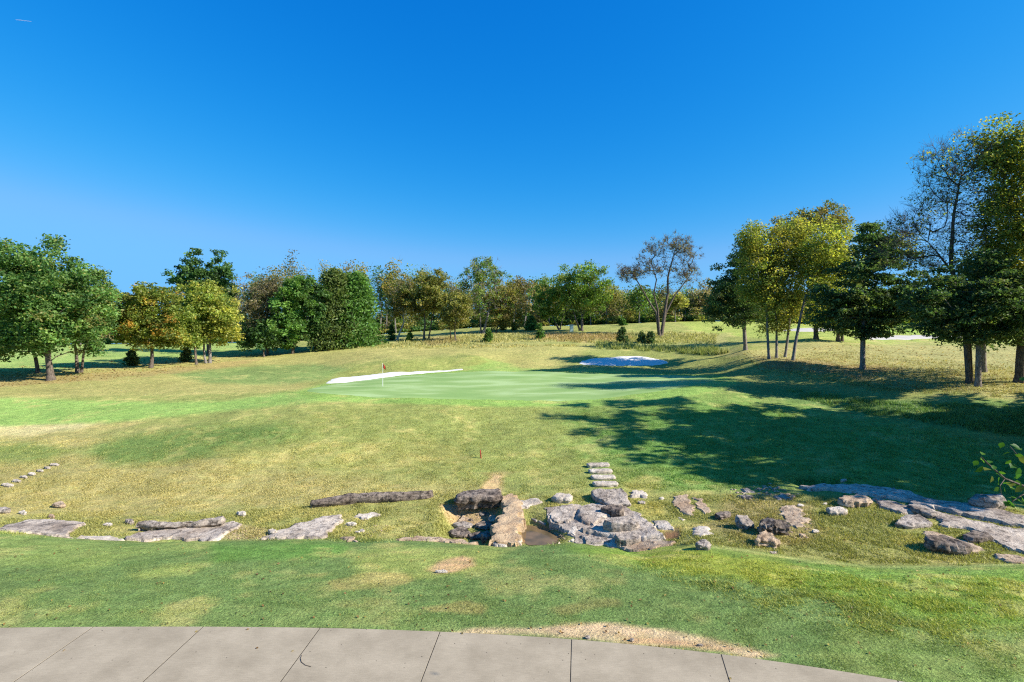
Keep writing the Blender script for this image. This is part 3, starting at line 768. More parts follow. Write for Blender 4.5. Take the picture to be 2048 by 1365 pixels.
SLABW = []
SL = [
 ('pale weathered bedrock floor under the central rock pile', [(1088,1018),(1130,1010),(1215,1008),(1252,1013),(1284,1030),(1304,1052),(1336,1080),(1300,1092),(1230,1097),(1150,1091),(1132,1066),(1096,1046)], 0.045, 'slab'),
 ('domed grey bedrock slab under the blocky rocks', [(1152,1030),(1165,1018),(1215,1016),(1230,1028),(1212,1045),(1190,1056),(1160,1052)], 0.16, 'slab'),
 ('broad grey bedrock slab beside the puddle boards', [(1093,1030),(1120,1015),(1150,1012),(1160,1020),(1149,1040),(1135,1050),(1105,1045)], 0.09, 'slab'),
 ('wide lower bedrock slab beneath the disc-shaped rock', [(1160,1062),(1185,1059),(1240,1062),(1285,1052),(1310,1057),(1334,1080),(1300,1085),(1240,1086),(1195,1076),(1164,1070)], 0.18, 'slab'),
 ('pocked brown slab bulging over the lawn edge', [(1236,1089),(1290,1083),(1350,1083),(1363,1090),(1335,1101),(1310,1110),(1272,1112),(1246,1104)], 0.08, 'tan'),
 ('small fractured slab at the lawn edge right of the concrete strip', [(1158,1072),(1200,1077),(1226,1086),(1200,1093),(1166,1090)], 0.12, 'grey'),
 ('white cracked slab between the weir and the pale angular boulder', [(1026,1000),(1050,1003),(1070,996),(1090,1003),(1060,1014),(1038,1019)], 0.07, 'white'),
 ('pale flat slab right of the broad flat boulder', [(1256,985),(1285,983),(1301,993),(1285,999),(1262,995)], 0.12, 'white'),
 ('large pinkish flat slab set in the grass right of the steps', [(1346,992),(1372,989),(1380,1000),(1395,1020),(1385,1033),(1355,1025),(1345,1008)], 0.05, 'tan'),
 ('narrow pinkish slab adjoining the large pinkish slab', [(1382,995),(1405,998),(1426,1025),(1408,1031),(1393,1015)], 0.05, 'tan'),
 ('pale pinkish slab low in the grass right of the central pile', [(1300,1042),(1320,1040),(1340,1048),(1353,1060),(1325,1064),(1305,1058)], 0.06, 'white'),
 ('white-rimmed slab with an earthy centre above the small round boulder', [(1378,1060),(1390,1053),(1415,1056),(1429,1070),(1400,1077),(1384,1070)], 0.05, 'white'),
 ('crumbling pinkish slab behind the craggy boulders', [(1556,1012),(1590,1012),(1606,1018),(1606,1035),(1632,1040),(1600,1060),(1570,1048),(1560,1030)], 0.05, 'tan'),
 ('long blue-grey bedrock shelf running down to the right, upper half', [(1600,978),(1650,973),(1720,972),(1790,980),(1830,990),(1850,1000),(1960,1015),(2048,1037),(2130,1060),(2130,1076),(2048,1058),(1980,1046),(1900,1027),(1830,1016),(1800,1004),(1740,994),(1680,985),(1620,984)], 0.14, 'slab'),
 ('wide layered bedrock shelf on the right below the upper shelf', [(1745,1000),(1800,1009),(1870,1024),(1960,1046),(2060,1066),(2130,1090),(2130,1125),(2040,1108),(1990,1090),(1940,1062),(1880,1057),(1865,1035),(1800,1028),(1760,1018)], 0.10, 'slab'),
 ('flat pale slab at the lower right edge of the photo', [(1975,1108),(2010,1110),(2060,1119),(2100,1128),(2060,1133),(2020,1131)], 0.07, 'tan'),
 ('pinkish slab under the largest dark layered boulder', [(1838,1060),(1870,1064),(1950,1090),(1985,1106),(1930,1109),(1880,1095),(1850,1080)], 0.04, 'tan'),
 ('flat bedrock at the far left beside the lawn', [(-40,1064),(0,1056),(60,1042),(120,1042),(172,1048),(150,1062),(140,1071),(152,1081),(100,1079),(40,1070),(-40,1072)], 0.10, 'slab'),
 ('thin white slab strip peeping over the lawn at left', [(148,1074),(190,1076),(240,1074),(252,1083),(190,1092),(155,1088)], 0.09, 'white'),
 ('broad streaked bedrock below the long grey ledge rock', [(243,1079),(275,1068),(340,1058),(420,1050),(470,1046),(486,1052),(460,1068),(436,1086),(380,1084),(330,1080),(290,1086)], 0.10, 'slab'),
 ('streaked white and grey bedrock left of the dark ledge rock', [(522,1080),(560,1060),(600,1050),(650,1035),(685,1033),(691,1040),(670,1055),(650,1078),(590,1084)], 0.10, 'slab'),
 ('white split slab in the grass below the dark ledge rock', [(700,1036),(712,1029),(733,1027),(768,1026),(752,1034),(736,1041),(716,1041)], 0.08, 'white'),
 ('small tan slab at the lawn edge below the split slab', [(673,1078),(695,1074),(714,1076),(716,1086),(690,1088)], 0.07, 'tan'),
 ('low gravelly slab at the lawn edge left of the rubble pit', [(785,1081),(810,1074),(850,1074),(890,1078),(970,1086),(976,1094),(900,1090),(820,1086)], 0.07, 'tan'),
 ('white rubbly edging at the foot of the mortared weir', [(985,1086),(1012,1084),(1050,1082),(1046,1090),(1010,1098),(990,1098)], 0.11, 'white'),
 ('pale concrete strip between puddle and bedrock', [(1140,1052),(1156,1056),(1158,1070),(1151,1086),(1130,1090)], 0.07, 'white'),
 ('thin pale kerb-like slab below the puddle', [(1095,1088),(1130,1084),(1136,1088),(1100,1093)], 0.07, 'white'),
 ('long thin pale stone low in the grass right of the central pile', [(1350,1035),(1362,1036),(1376,1044),(1366,1044)], 0.05, 'white'),
 ('shaded triangular slab at the edge of the tree shadow', [(1475,990),(1500,991),(1509,998),(1495,1003),(1482,998)], 0.09, 'grey'),
 ('shaded flat slab in the gravel below the culvert', [(1545,992),(1566,989),(1593,1000),(1575,1002),(1548,1000)], 0.07, 'grey'),
 ('grey flagstone in the gravel beside the triangular slab', [(1480,980),(1498,977),(1505,986),(1486,990)], 0.07, 'grey'),
 ('flat tan slab across the back of the rubble pit', [(900,1037),(922,1034),(946,1038),(944,1043),(910,1044)], 0.10, 'tan'),
]
for lb, poly, th, mat in SL:
    slab('rock_slab', lb, poly, th, mat, base=h if 'pit' in lb and 'back' in lb else None)
slab('weir_wall', 'rough mortared stone weir wall running down to the lawn edge', [(1001,1000),(1000,1020),(986,1060),(974,1092),(1005,1097),(1046,1090),(1042,1060),(1044,1036),(1042,1008),(1034,993),(1012,992)],
     0.16, 'mortar', edge=0.06, rnd=0.09, cat='wall', amp=0.26, bottom=0.30, strat=False)

SM = [
 ('sunlit rock in the lower left of the rubble pit', 897,1053,941,1078,'dark'), ('flat-topped stone behind the sunlit rubble rock', 905,1042,948,1058,'grey'),
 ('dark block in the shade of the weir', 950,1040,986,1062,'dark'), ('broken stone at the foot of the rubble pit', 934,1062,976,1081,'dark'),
 ('angular stone at the back of the rubble pit', 958,1020,978,1034,'grey'), ('tan stone against the weir, upper rubble', 976,1028,994,1046,'tan'),
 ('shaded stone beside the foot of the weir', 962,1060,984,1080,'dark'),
 ('grey boulder cut by the left edge of the photo', -12,1012,21,1028,'grey'), ('thin pale stone right of the left-edge boulder', 38,1020,54,1030,'white'),
 ('tilted brown-sided stone on the left bank', 105,1002,131,1017,'tan'), ('small tan stone above the far left bedrock', 96,1028,109,1038,'tan'),
 ('small stone at the left end of the long grey ledge rock', 249,1036,268,1050,'grey'), ('flat pale stone in grass left of the long grey ledge rock', 206,1045,226,1054,'white'),
 ('pale stone beyond the raised end of the grey ledge rock', 472,1021,493,1034,'white'), ('upright pale stone on the streaked white bedrock', 536,1056,554,1071,'white'),
 ('white stone below the split slab', 692,1043,713,1053,'white'), ('left of two small white stones in the grass', 710,1061,720,1067,'white'), ('right of two small white stones in the grass', 720,1058,729,1065,'white'),
 ('small white stone tilted below the pale flat slab', 1275,1001,1291,1009,'white'), ('tiny white stone on the grass beside the large pinkish slab', 1318,994,1328,1000,'white'),
 ('white stone in the shaded ditch weeds', 1681,957,1694,965,'white'), ('pale stone beneath the crumbling pinkish slab', 1598,1066,1612,1076,'tan'),
 ('pale stone at the right tip of the crumbling slab', 1624,1058,1638,1067,'white'), ('small white stone between the crumbling slab and gravel', 1594,1007,1608,1014,'white'),
 ('small pale stone on the lawn edge grass', 1540,1102,1555,1109,'white'), ('white flake of stone at the edge of the lawn dirt patch', 870,1138,896,1147,'white'),
 ('small grey stone in the path-side dirt, leftmost', 1171,1271,1181,1279,'grey'), ('grey stone in the path-side dirt near the second joint', 1258,1276,1268,1284,'grey'), ('flat stone in the path-side dirt, rightmost', 1394,1287,1408,1294,'grey'),
 ('small stone on the bedrock below the tilted rock', 1985,1080,1998,1087,'white'), ('tiny stone above the pale square stone', 1645,1005,1655,1011,'white'),
]
for lb, a, b, c, d, mat in SM:
    ym = 9.0 if b > 1100 else 18.3
    small('stone', lb, a, b, c, d, mat, 0.28 if 895 < a < 995 and b < 1085 else 0.45, ymin=ym, cat='stone', bury=0.05)
ROWL = ['lowest stone of the row climbing the left bank', 'second stone up the left bank row', 'third stone up the left bank row', 'middle stone of the left bank row', 'third stone from the top of the left bank row', 'second stone from the top of the left bank row', 'topmost stone of the row on the left bank']
for lb, (a, b, c, d) in zip(ROWL, [(3,966,27,975),(24,958,42,966),(40,950,55,958),(55,944,72,952),(72,938,87,945),(87,932,101,939),(100,926,118,933)]):
    small('edging_stone', lb, a, b, c, d, 'white', 0.5, ymin=20, group='stones in a row on the left bank', cat='stone')
# gravel spilled below the culvert: pebbles nobody would count
def build_gravel():
    V, T = [], []
    t = (1 + 5 ** .5) / 2
    ico = np.array([(-1,t,0),(1,t,0),(-1,-t,0),(1,-t,0),(0,-1,t),(0,1,t),(0,-1,-t),(0,1,-t),(t,0,-1),(t,0,1),(-t,0,-1),(-t,0,1)]) / 1.9
    tri = np.array([(0,11,5),(0,5,1),(0,1,7),(0,7,10),(0,10,11),(1,5,9),(5,11,4),(11,10,2),(10,7,6),(7,1,8),(3,9,4),(3,4,2),(3,2,6),(3,6,8),(3,8,9),(4,9,5),(2,4,11),(6,2,10),(8,6,7),(9,8,1)])
    k = 0
    for (poly, num, s0, s1) in [([(1455,978),(1540,968),(1600,990),(1580,1000),(1500,986),(1460,988)], 70, .03, .10), ([(440,1056),(520,1058),(530,1078),(450,1080)], 60, .02, .05),
                                ([(900,1016),(985,1014),(960,1036),(905,1034)], 60, .02, .05), ([(1560,1040),(1640,1030),(1620,1090),(1580,1080)], 45, .02, .06), ([(1100,1058),(1135,1056),(1128,1084),(1095,1082)], 60, .02, .05),
                                ([(930,1262),(1240,1248),(1500,1304),(1250,1282),(1100,1270)], 110, .006, .016), ([(690,1055),(780,1050),(760,1075),(690,1075)], 30, .02, .05)]:
        xs = [p[0] for p in poly]; ys = [p[1] for p in poly]
        c = 0
        while c < num:
            a = RNG.uniform(min(xs), max(xs)); b = RNG.uniform(min(ys), max(ys))
            if not inpoly(np.array([a]), np.array([b]), poly)[0]: continue
            P = hit(a, b, h, 18.4 if b < 1150 else 9.0); s = RNG.uniform(s0, s1) ** 1.0
            v = ico * s * RNG.uniform(.6, 1.2, (12, 1)) * np.array([1.2, 1, .6])
            V.append(v + P + [0, 0, s * .15]); T.append(tri + 12 * k); k += 1; c += 1
    o = mesh_obj('gravel', np.concatenate(V), [np.concatenate(T)], ROCK['tan'], smooth=False)
    tag(o, 'pale pebbles scattered along the dry creek and the path edge', 'gravel', kind='stuff')
build_gravel()

# puddle
def build_water():
    W = world_poly([(1038,1036),(1060,1030),(1096,1044),(1114,1056),(1120,1076),(1096,1090),(1052,1090),(1038,1066)], 18.9)
    Q = resample(W, 60, 0.02, 2)
    cx, cy = Q.mean(0)
    z = PUDZ + 0.035
    v, f = cdt_fill([tuple(q) for q in Q], 0.25)
    m, nt, n, l = newmat('puddle_water')
    pos = geo_pos(n)
    f1 = noise(n, l, pos, 1.4, 3, 0.5)
    c = ramp(n, l, f1, [(0.35, (0.09, 0.068, 0.036)), (0.65, (0.2, 0.13, 0.065))])
    p = principled(n, l, c, 0.12, 0.08, noise(n, l, pos, 7, 2, .5), 0.03, 0.02)
    o = mesh_obj('water', np.column_stack([v, np.full(len(v), z)]), [np.array(f)], m)
    tag(o, 'shallow brown puddle behind the weir', 'puddle', kind='structure')
build_water()
WOOD = simple_noise_mat('weathered_board', (0.20, 0.16, 0.12), (0.38, 0.33, 0.27), 7.0, 0.9, 0.5, 0.01)
ROCK['board'] = WOOD
boulder('plank', 'left weathered plank at the head of the puddle', [(1054,1032),(1067,1027),(1082,1037),(1072,1042)], 5, 'board', 0.1, 18.9, cat='plank', rough=0.2, bury=0.05)
boulder('plank', 'right weathered plank leading from puddle to bedrock', [(1076,1042),(1094,1029),(1108,1034),(1090,1049)], 5, 'board', 0.1, 18.9, cat='plank', rough=0.2, bury=0.05)

# ------------------------------------------------------------------ trees
def tube_mesh(segs, sides_fn):
    """segs: list of (p0,p1,r0,r1)"""
    groups = {}
    for s in segs:
        groups.setdefault(sides_fn(s[2]), []).append(s)
    V, Fq, base = [], [], 0
    for k, ss in groups.items():
        P0 = np.array([s[0] for s in ss]); P1 = np.array([s[1] for s in ss]); R0 = np.array([s[2] for s in ss]); R1 = np.array([s[3] for s in ss])
        d = P1 - P0; L = np.linalg.norm(d, axis=1)[:, None] + 1e-9; d = d / L
        ref = np.where(np.abs(d[:, 2:3]) > 0.9, np.array([[1., 0, 0]]), np.array([[0, 0, 1.]]))
        a = np.cross(d, ref); a /= np.linalg.norm(a, axis=1)[:, None] + 1e-9
        b = np.cross(d, a)
        th = np.arange(k) * 2 * np.pi / k
        ring = a[:, None, :] * np.cos(th)[None, :, None] + b[:, None, :] * np.sin(th)[None, :, None]
        A = P0[:, None, :] + ring * R0[:, None, None]
        B = P1[:, None, :] + ring * R1[:, None, None]
        n = len(ss)
        V.append(np.concatenate([A, B], 1).reshape(-1, 3))
        i = base + np.arange(n)[:, None] * 2 * k
        j = np.arange(k)[None, :]; j2 = (j + 1) % k
        Fq.append(np.stack([i + j, i + j2, i + k + j2, i + k + j], -1).reshape(-1, 4))
        base += n * 2 * k
    return np.concatenate(V), np.concatenate(Fq)

def grow(base, path, attract, rng, up=0.3, bf=0.35, seg=0.7, droop=0.0, wob=0.12):
    """skeleton from a trunk path to the attractors"""
    nodes = []; parent = []; plen = []
    pts = [np.array(p, float) for p in path]
    for i, p in enumerate(pts):
        if i == 0:
            nodes.append(p); parent.append(-1); plen.append(0.0); continue
        a = nodes[-1]; L = np.linalg.norm(p - a); k = max(1, int(L / seg))
        pl = plen[-1]
        off = rng.normal(0, wob * 0.35, 3) * [1, 1, 0]
        for j in range(1, k + 1):
            t = j / k
            nodes.append(a + (p - a) * t + off * math.sin(math.pi * t)); parent.append(len(nodes) - 2); plen.append(pl + L * t)
    ntr = len(nodes)
    top = pts[-1]
    lo = pts[0][2] + 0.25 * (pts[-1][2] - pts[0][2])
    NP = np.zeros((len(attract) * 16 + ntr, 3)); NP[:ntr] = nodes
    PL = np.zeros(len(NP)); PL[:ntr] = plen
    cnt = ntr
    tips = []
    d0 = np.linalg.norm(attract - top, axis=1)
    for ai in np.argsort(d0):
        p = attract[ai]
        dv = p - NP[:cnt]
        d = np.linalg.norm(dv, axis=1)
        cost = d + bf * PL[:cnt] + np.where(dv[:, 2] < up * d * 0.5, (up * d * 0.5 - dv[:, 2]) * 0.9, 0) + np.where(NP[:cnt, 2] < lo, 50.0, 0)
        s = int(np.argmin(cost)); L = d[s]
        if L < 0.12: tips.append((p, s)); continue
        k = int(np.clip(round(L / seg), 1, 14))
        a = NP[s].copy()
        par = parent[s]
        pd = (a - NP[par]) if par >= 0 else np.array([0, 0, 1.])
        pd = pd / (np.linalg.norm(pd) + 1e-9)
        ctrl = a + (pd * 0.45 + np.array([0, 0, up * 0.5])) * L * 0.5 + rng.normal(0, wob, 3) * L * 0.3
        prev = s
        for j in range(1, k + 1):
            t = j / k
            q = a * (1 - t) ** 2 + ctrl * 2 * t * (1 - t) + p * t * t
            if j < k: q = q + rng.normal(0, wob * 0.25, 3) * L / k
            if cnt >= len(NP): break
            NP[cnt] = q; parent.append(prev); PL[cnt] = PL[prev] + L / k; prev = cnt; cnt += 1
        tips.append((p, prev))
    return NP[:cnt], parent, tips, ntr

def radii(nodes, parent, r_base, r_tip, ex=2.3, minfrac=0.0):
    n = len(nodes); acc = np.zeros(n); kids = np.zeros(n, int)
    for i in range(n - 1, 0, -1):
        if acc[i] == 0: acc[i] = r_tip ** ex
        acc[parent[i]] += acc[i]
    r = acc ** (1 / ex)
    s = r_base / max(r[0], 1e-6)
    # blend: scale thick parts fully, keep tips
    w = np.clip((r - r_tip) / (r[0] - r_tip + 1e-9), 0, 1)
    return r * (1 + (s - 1) * w ** 0.5)

def leaves_mesh(P, size, rng, upb=0.35, elong=1.5, cols=None, outward=None):
    n = len(P)
    nrm = rng.normal(0, 1, (n, 3)); nrm[:, 2] = np.abs(nrm[:, 2]) + upb
    if outward is not None: nrm += outward
    nrm /= np.linalg.norm(nrm, axis=1)[:, None]
    a = np.cross(nrm, rng.normal(0, 1, (n, 3))); a /= np.linalg.norm(a, axis=1)[:, None] + 1e-9
    b = np.cross(nrm, a)
    s = size * rng.uniform(0.55, 1.3, n)[:, None]
    la = a * s * 0.5 * elong; lb = b * s * 0.5
    fold = nrm * s * 0.16
    V = np.stack([P - la, P - lb + fold, P + la * 1.0, P + lb + fold], 1).reshape(-1, 3)
    i = np.arange(n)[:, None] * 4
    q = i + np.array([[0, 1, 2, 3]])
    C = np.repeat(cols, 4, axis=0)
    return V, q, C

def leaf_colors(n, clus, nclus, palette, rng, jit=0.16):
    w = np.array([p[1] for p in palette], float); w /= w.sum()
    cols = np.array([lin(p[0]) for p in palette]) * 0.92
    ci = rng.choice(len(palette), nclus, p=w)
    li = np.where(rng.random(n) < 0.62, ci[clus], rng.choice(len(palette), n, p=w))
    c = cols[li]
    v = rng.normal(1, jit, n) * (np.clip(rng.normal(1, 0.2, nclus), .5, 1.6)[clus])
    return np.clip(c * v[:, None], 0.004, 0.8)

def at(px, py, Y):
    return np.array([(px - CX) / F * Y, Y, CAMZ - (py - CY) / F * Y])

def base_at(px, Y):
    x = (px - CX) / F * Y
    return np.array([x, Y, float(h(x, Y))])

PAL = {
 'oak': [((104,138,72),5),((130,156,84),3),((82,118,62),3),((152,152,86),1)],
 'orange': [((146,152,70),5),((170,152,68),1.6),((126,142,66),3),((186,146,68),.7),((110,130,62),2)],
 'dkgreen': [((84,116,62),4),((104,134,72),3),((68,98,54),3)],
 'yelgreen': [((156,164,74),4),((132,152,70),3),((188,180,80),1.6),((114,136,62),2)],
 'yellow': [((180,178,82),4),((160,168,80),3),((198,188,90),1.2),((132,150,72),2.5)],
 'brown': [((142,128,92),4),((120,112,82),3),((158,146,104),2),((106,116,68),2)],
 'green': [((104,142,68),4),((126,158,78),3),((88,126,60),2)],
 'olive': [((136,138,72),4),((154,148,82),3),((116,124,64),3),((166,148,86),1.2)],
 'rust': [((150,136,80),3),((134,128,72),3),((124,130,68),3),((172,148,84),.9)],
 'maple': [((112,144,64),4),((142,160,76),3),((166,166,84),1.2),((98,126,56),2.5)],
 'cedar': [((88,112,70),4),((108,128,78),3),((70,96,60),3),((126,132,82),1)],
 'cedarolive': [((104,122,64),4),((122,134,72),3),((88,106,56),3)],
 'cedargreen': [((94,132,60),4),((110,144,68),3),((80,114,54),2)],
 'gold': [((176,166,78),4),((154,158,76),3),((192,176,84),1.6),((132,142,68),2.5)],
 'goldgreen': [((160,160,74),4),((136,146,68),3),((184,170,78),2),((118,132,62),2)],
 'shadeg': [((104,132,66),4),((120,144,72),3),((86,114,58),3),((144,146,78),1)],
}

def tree(name, label, px, Y, blobs, pal, bark='brown', natt=170, leaf=0.3, nleaf=6000, rb=0.22, fork=0.3, lean=None, trunks=None, rc=0.62,
         shell=0.45, group=None, cat='tree', flat=0.75, needle=False, up=0.35, bf=0.35, seed=None, twigs=0, droop=0, bare=0.0, paths=None, upb=0.35, elong=1.5, depth=1.0, dy=0.0, rtip=0.012):
    rng = np.random.default_rng(seed if seed is not None else sum(ord(c) * (i + 1) for i, c in enumerate(label)) % 99991)
    B = base_at(px, Y)
    root = empty(name, B)
    tag(root, label, cat, group)
    # crown ellipsoids from the survey
    nleaf = int(nleaf * 1.9); leaf *= 0.76
    E = []
    for bl in blobs:
        cx, cy, rx, ry = bl[:4]; off = bl[4] if len(bl) > 4 else 0.0
        yy = Y + dy + off
        C = at(cx, cy, yy); rx *= 1.09; ry *= 1.06; E.append((C, rx * yy / F, min(rx, ry * 1.25) * yy / F * depth, ry * yy / F))
    vol = np.array([a * b * c for _, a, b, c in E]) ** 0.85; vol = vol / vol.sum()
    ids = rng.choice(len(E), natt, p=vol)
    u = rng.normal(0, 1, (natt, 3)); u /= np.linalg.norm(u, axis=1)[:, None]
    rr = rng.random(natt) ** shell
    C = np.array([e[0] for e in E])[ids]; S = np.array([e[1:] for e in E])[ids]
    rr = rr * (0.66 + 0.56 * vnoise(u[:, 0] * 2.2 + 9, u[:, 2] * 2.2 + u[:, 1] * 2 + 5, 3 + natt))
    A = C + u * S * rr[:, None]
    A[:, 2] = np.maximum(A[:, 2], B[2] + 0.5)
    ctop = max(e[0][2] + e[3] for e in E); cbot = min(e[0][2] - e[3] for e in E)
    cc = np.average(C, axis=0)
    # trunk paths
    if paths is None:
        starts = trunks or [(px, 0.0)]
        paths = []
        for (tp, ty) in starts:
            b0 = base_at(tp, Y + ty)
            zt = cbot + (ctop - cbot) * fork
            tip = np.array([b0[0] + (cc[0] - b0[0]) * (0.35 if fork < 0.6 else 0.85), b0[1] + (cc[1] - b0[1]) * 0.4, max(zt, b0[2] + 1.0)])
            if len(starts) > 1: tip[0] = b0[0] + (cc[0] - b0[0]) * 0.3 + (b0[0] - B[0]) * 0.8
            mid = b0 + (tip - b0) * 0.5 + np.array([rng.normal(0, .12), rng.normal(0, .12), 0])
            paths.append([b0, mid, tip])
    else:
        paths = [[base_at(p[0], Y + (p[2] if len(p) > 2 else 0)) if i == 0 else at(p[0], p[1], Y + (p[2] if len(p) > 2 else 0)) for i, p in enumerate(q)] for q in paths]
    tops = np.array([p[-1] for p in paths])
    own = np.argmin(np.linalg.norm((A[:, None, :] - tops[None]) * [1, 1, .35], axis=2), axis=1)
    for k, path in enumerate(paths):
        sub = A[own == k]
        if len(sub) == 0: sub = path[-1][None, :] + rng.normal(0, .5, (4, 3)) + [0, 0, 1]
        nodes, par, tips, ntr = grow(path[0], path, sub, rng, up=up, bf=bf)
        r0 = rb if k == 0 else rb * (0.7 if len(paths) > 1 else 1)
        R = radii(nodes, par, r0, rtip)
        R[:ntr] *= 1 - 0.62 * (np.arange(ntr) / max(ntr - 1, 1)) ** 1.3
        segs = []
        for i in range(1, len(nodes)):
            p = par[i]
            rp = min(R[p], R[i] * 1.6) if i >= ntr else R[p]
            segs.append((nodes[p], nodes[i], rp, R[i] * 0.97))
        # root flare
        segs.append((path[0] - [0, 0, 0.35], path[0] + [0, 0, 0.02], r0 * 1.5, r0 * 1.28)); segs.append((path[0] + [0, 0, 0.0], path[0] + (nodes[1] - path[0]) * 0.7, r0 * 1.3, r0 * 0.98))
        for i in range(twigs):
            p, nd = tips[rng.integers(len(tips))]
            dd = p - nodes[max(par[nd], 0)]; dd = dd / (np.linalg.norm(dd) + 1e-6)
            v = dd * 0.6 + rng.normal(0, .55, 3) + [0, 0, .35]; v = v / np.linalg.norm(v) * rng.uniform(.35, 1.1)
            q = p + rng.normal(0, .1, 3) * 0; m_ = q + v * .55 + rng.normal(0, .06, 3); e_ = q + v
            segs.append((q, m_, rtip, rtip * .8)); segs.append((m_, e_, rtip * .8, rtip * .45))
        V, q = tube_mesh(segs, lambda r: 9 if r > 0.12 else (6 if r > 0.05 else (4 if r > 0.025 else 3)))
        mesh_obj('trunk', V - B, [q], BARK[bark], parent=root)
    # foliage
    if nleaf:
        keep = rng.random(natt) >= bare
        ai = np.nonzero(keep)[0]
        cl = ai[rng.integers(0, len(ai), nleaf)]
        sc = np.clip(rng.normal(0, 1, (nleaf, 3)), -1.6, 1.6) * rc * np.array([1, 1, flat]) * 0.66
        P = A[cl] + sc
        if droop: P[:, 2] -= droop * np.hypot(sc[:, 0], sc[:, 1])
        P[:, 2] = np.maximum(P[:, 2], h(P[:, 0], P[:, 1]) + 0.25)
        c = leaf_colors(nleaf, cl, natt, PAL[pal], rng)
        V, q, c4 = leaves_mesh(P, leaf, rng, upb, elong, c)
        mesh_obj('crown', V - B, [q], NEEDLE if needle else LEAF, parent=root, col=c4, smooth=False)
    return root

def cedar(name, label, px, Y, top, low, half, pal='cedar', nleaf=9000, leaf=0.26, rb=0.18, pw=0.8, shift=0, natt=260, bark='cedar', group=None, cat='cedar tree', lowp=None, bare=0.0, asym=0.0):
    """conical evergreen: top row, lowest foliage row, half width in columns"""
    rng = np.random.default_rng(sum(ord(c) * (i + 1) for i, c in enumerate(label)) % 99991)
    B = base_at(px, Y); root = empty(name, B); tag(root, label, cat, group)
    ztop = CAMZ - (top - CY) / F * Y; zlow = CAMZ - (low - CY) / F * Y; R = half * Y / F
    nleaf = int(nleaf * 1.5); leaf *= 0.75
    t = rng.random(natt) ** 0.8          # 0 bottom .. 1 top
    prof = (1 - t) ** pw * (0.62 + 0.38 * np.minimum(1, t / 0.12))
    th = rng.uniform(0, 2 * np.pi, natt)
    lob = 0.72 + 0.5 * vnoise(th * 1.6 + 3, t * 6, 77 + px)
    rad = R * prof * lob * rng.random(natt) ** 0.4 + 0.15
    sx = shift * Y / F
    A = np.stack([B[0] + sx * (0.3 + t) + np.cos(th) * rad * (1 + asym * np.cos(th)), B[1] + np.sin(th) * rad, zlow + t * (ztop - zlow) - 0.10 * rad], 1)
    tip = np.array([B[0] + sx * 1.2, B[1], ztop - 0.3])
    path = [B, B + (tip - B) * 0.5 + [rng.normal(0, .1), 0, 0], tip]
    nodes, par, tips, ntr = grow(B, path, A, rng, up=0.05, bf=0.15, wob=0.06)
    Rr = radii(nodes, par, rb, 0.01)
    segs = [(nodes[par[i]], nodes[i], (min(Rr[par[i]], Rr[i] * 1.6) if i >= ntr else Rr[par[i]]), Rr[i] * .97) for i in range(1, len(nodes))]
    segs.append((B - [0, 0, .35], B + [0, 0, .02], rb * 1.5, rb * 1.3)); segs.append((B, B + [0, 0, .5], rb * 1.32, rb))
    V, q = tube_mesh(segs, lambda r: 9 if r > 0.12 else (6 if r > 0.05 else 3))
    mesh_obj('trunk', V - B, [q], BARK[bark], parent=root)
    keep = np.nonzero(rng.random(natt) >= bare)[0]
    cl = keep[rng.integers(0, len(keep), nleaf)]
    rc = 0.16 * R + 0.28
    sc = np.clip(rng.normal(0, 1, (nleaf, 3)), -1.7, 1.7) * rc * np.array([1, 1, .5])
    P = A[cl] + sc; P[:, 2] -= 0.2 * np.hypot(sc[:, 0], sc[:, 1])
    P[:, 2] = np.maximum(P[:, 2], h(P[:, 0], P[:, 1]) + 0.2)
    c = leaf_colors(nleaf, cl, natt, PAL[pal], rng)
    V, q, c4 = leaves_mesh(P, leaf, rng, 0.1, 2.2, c)
    mesh_obj('crown', V - B, [q], NEEDLE, parent=root, col=c4, smooth=False)
    return root

# --- left row
tree('oak_tree', 'large broad green oak with a thick trunk, biggest tree on the left', 102, 56, [(85,560,78,86),(40,600,62,90),(120,620,78,86),(70,668,88,42),(150,580,50,55),(5,690,50,30)], 'oak', natt=360, leaf=0.30, nleaf=21000, rb=0.36, fork=0.2, rc=0.8)
tree('oak_tree', 'green tree with a thin leaning trunk at the far left edge', 76, 60, [(-20,590,70,90),(0,670,70,50),(-60,640,60,70)], 'oak', natt=200, leaf=0.30, nleaf=9000, rb=0.2, fork=0.1, paths=[[(76,0),(64,690),(30,640)]])
tree('oak_tree', 'green tree with a forked double trunk right of the big oak', 155, 60, [(175,590,40,60),(188,636,36,60),(152,645,46,46),(205,620,22,40)], 'oak', natt=220, leaf=0.28, nleaf=9500, rb=0.2, fork=0.15, paths=[[(155,0),(152,700),(140,660)],[(163,0,0.4),(168,700),(185,650)]])
tree('maple_tree', 'orange-tinged yellow-green tree with a single straight trunk', 302, 67, [(290,602,62,44),(300,650,70,48),(245,632,38,50),(348,640,34,54),(300,674,56,26)], 'orange', natt=230, leaf=0.30, nleaf=10500, rb=0.24, fork=0.25)
tree('oak_tree', 'tall dark green tree topping the left row', 418, 88, [(408,545,58,40),(405,590,60,46),(365,560,22,20),(430,640,60,40),(430,570,36,30)], 'dkgreen', natt=300, leaf=0.42, nleaf=11000, rb=0.3, fork=0.3, dy=2)
tree('maple_tree', 'yellow-green tree with a slim trunk behind the twin cedar bush', 393, 72, [(378,640,32,58),(374,680,34,28),(400,610,28,40)], 'yelgreen', natt=130, leaf=0.30, nleaf=4600, rb=0.17, fork=0.3)
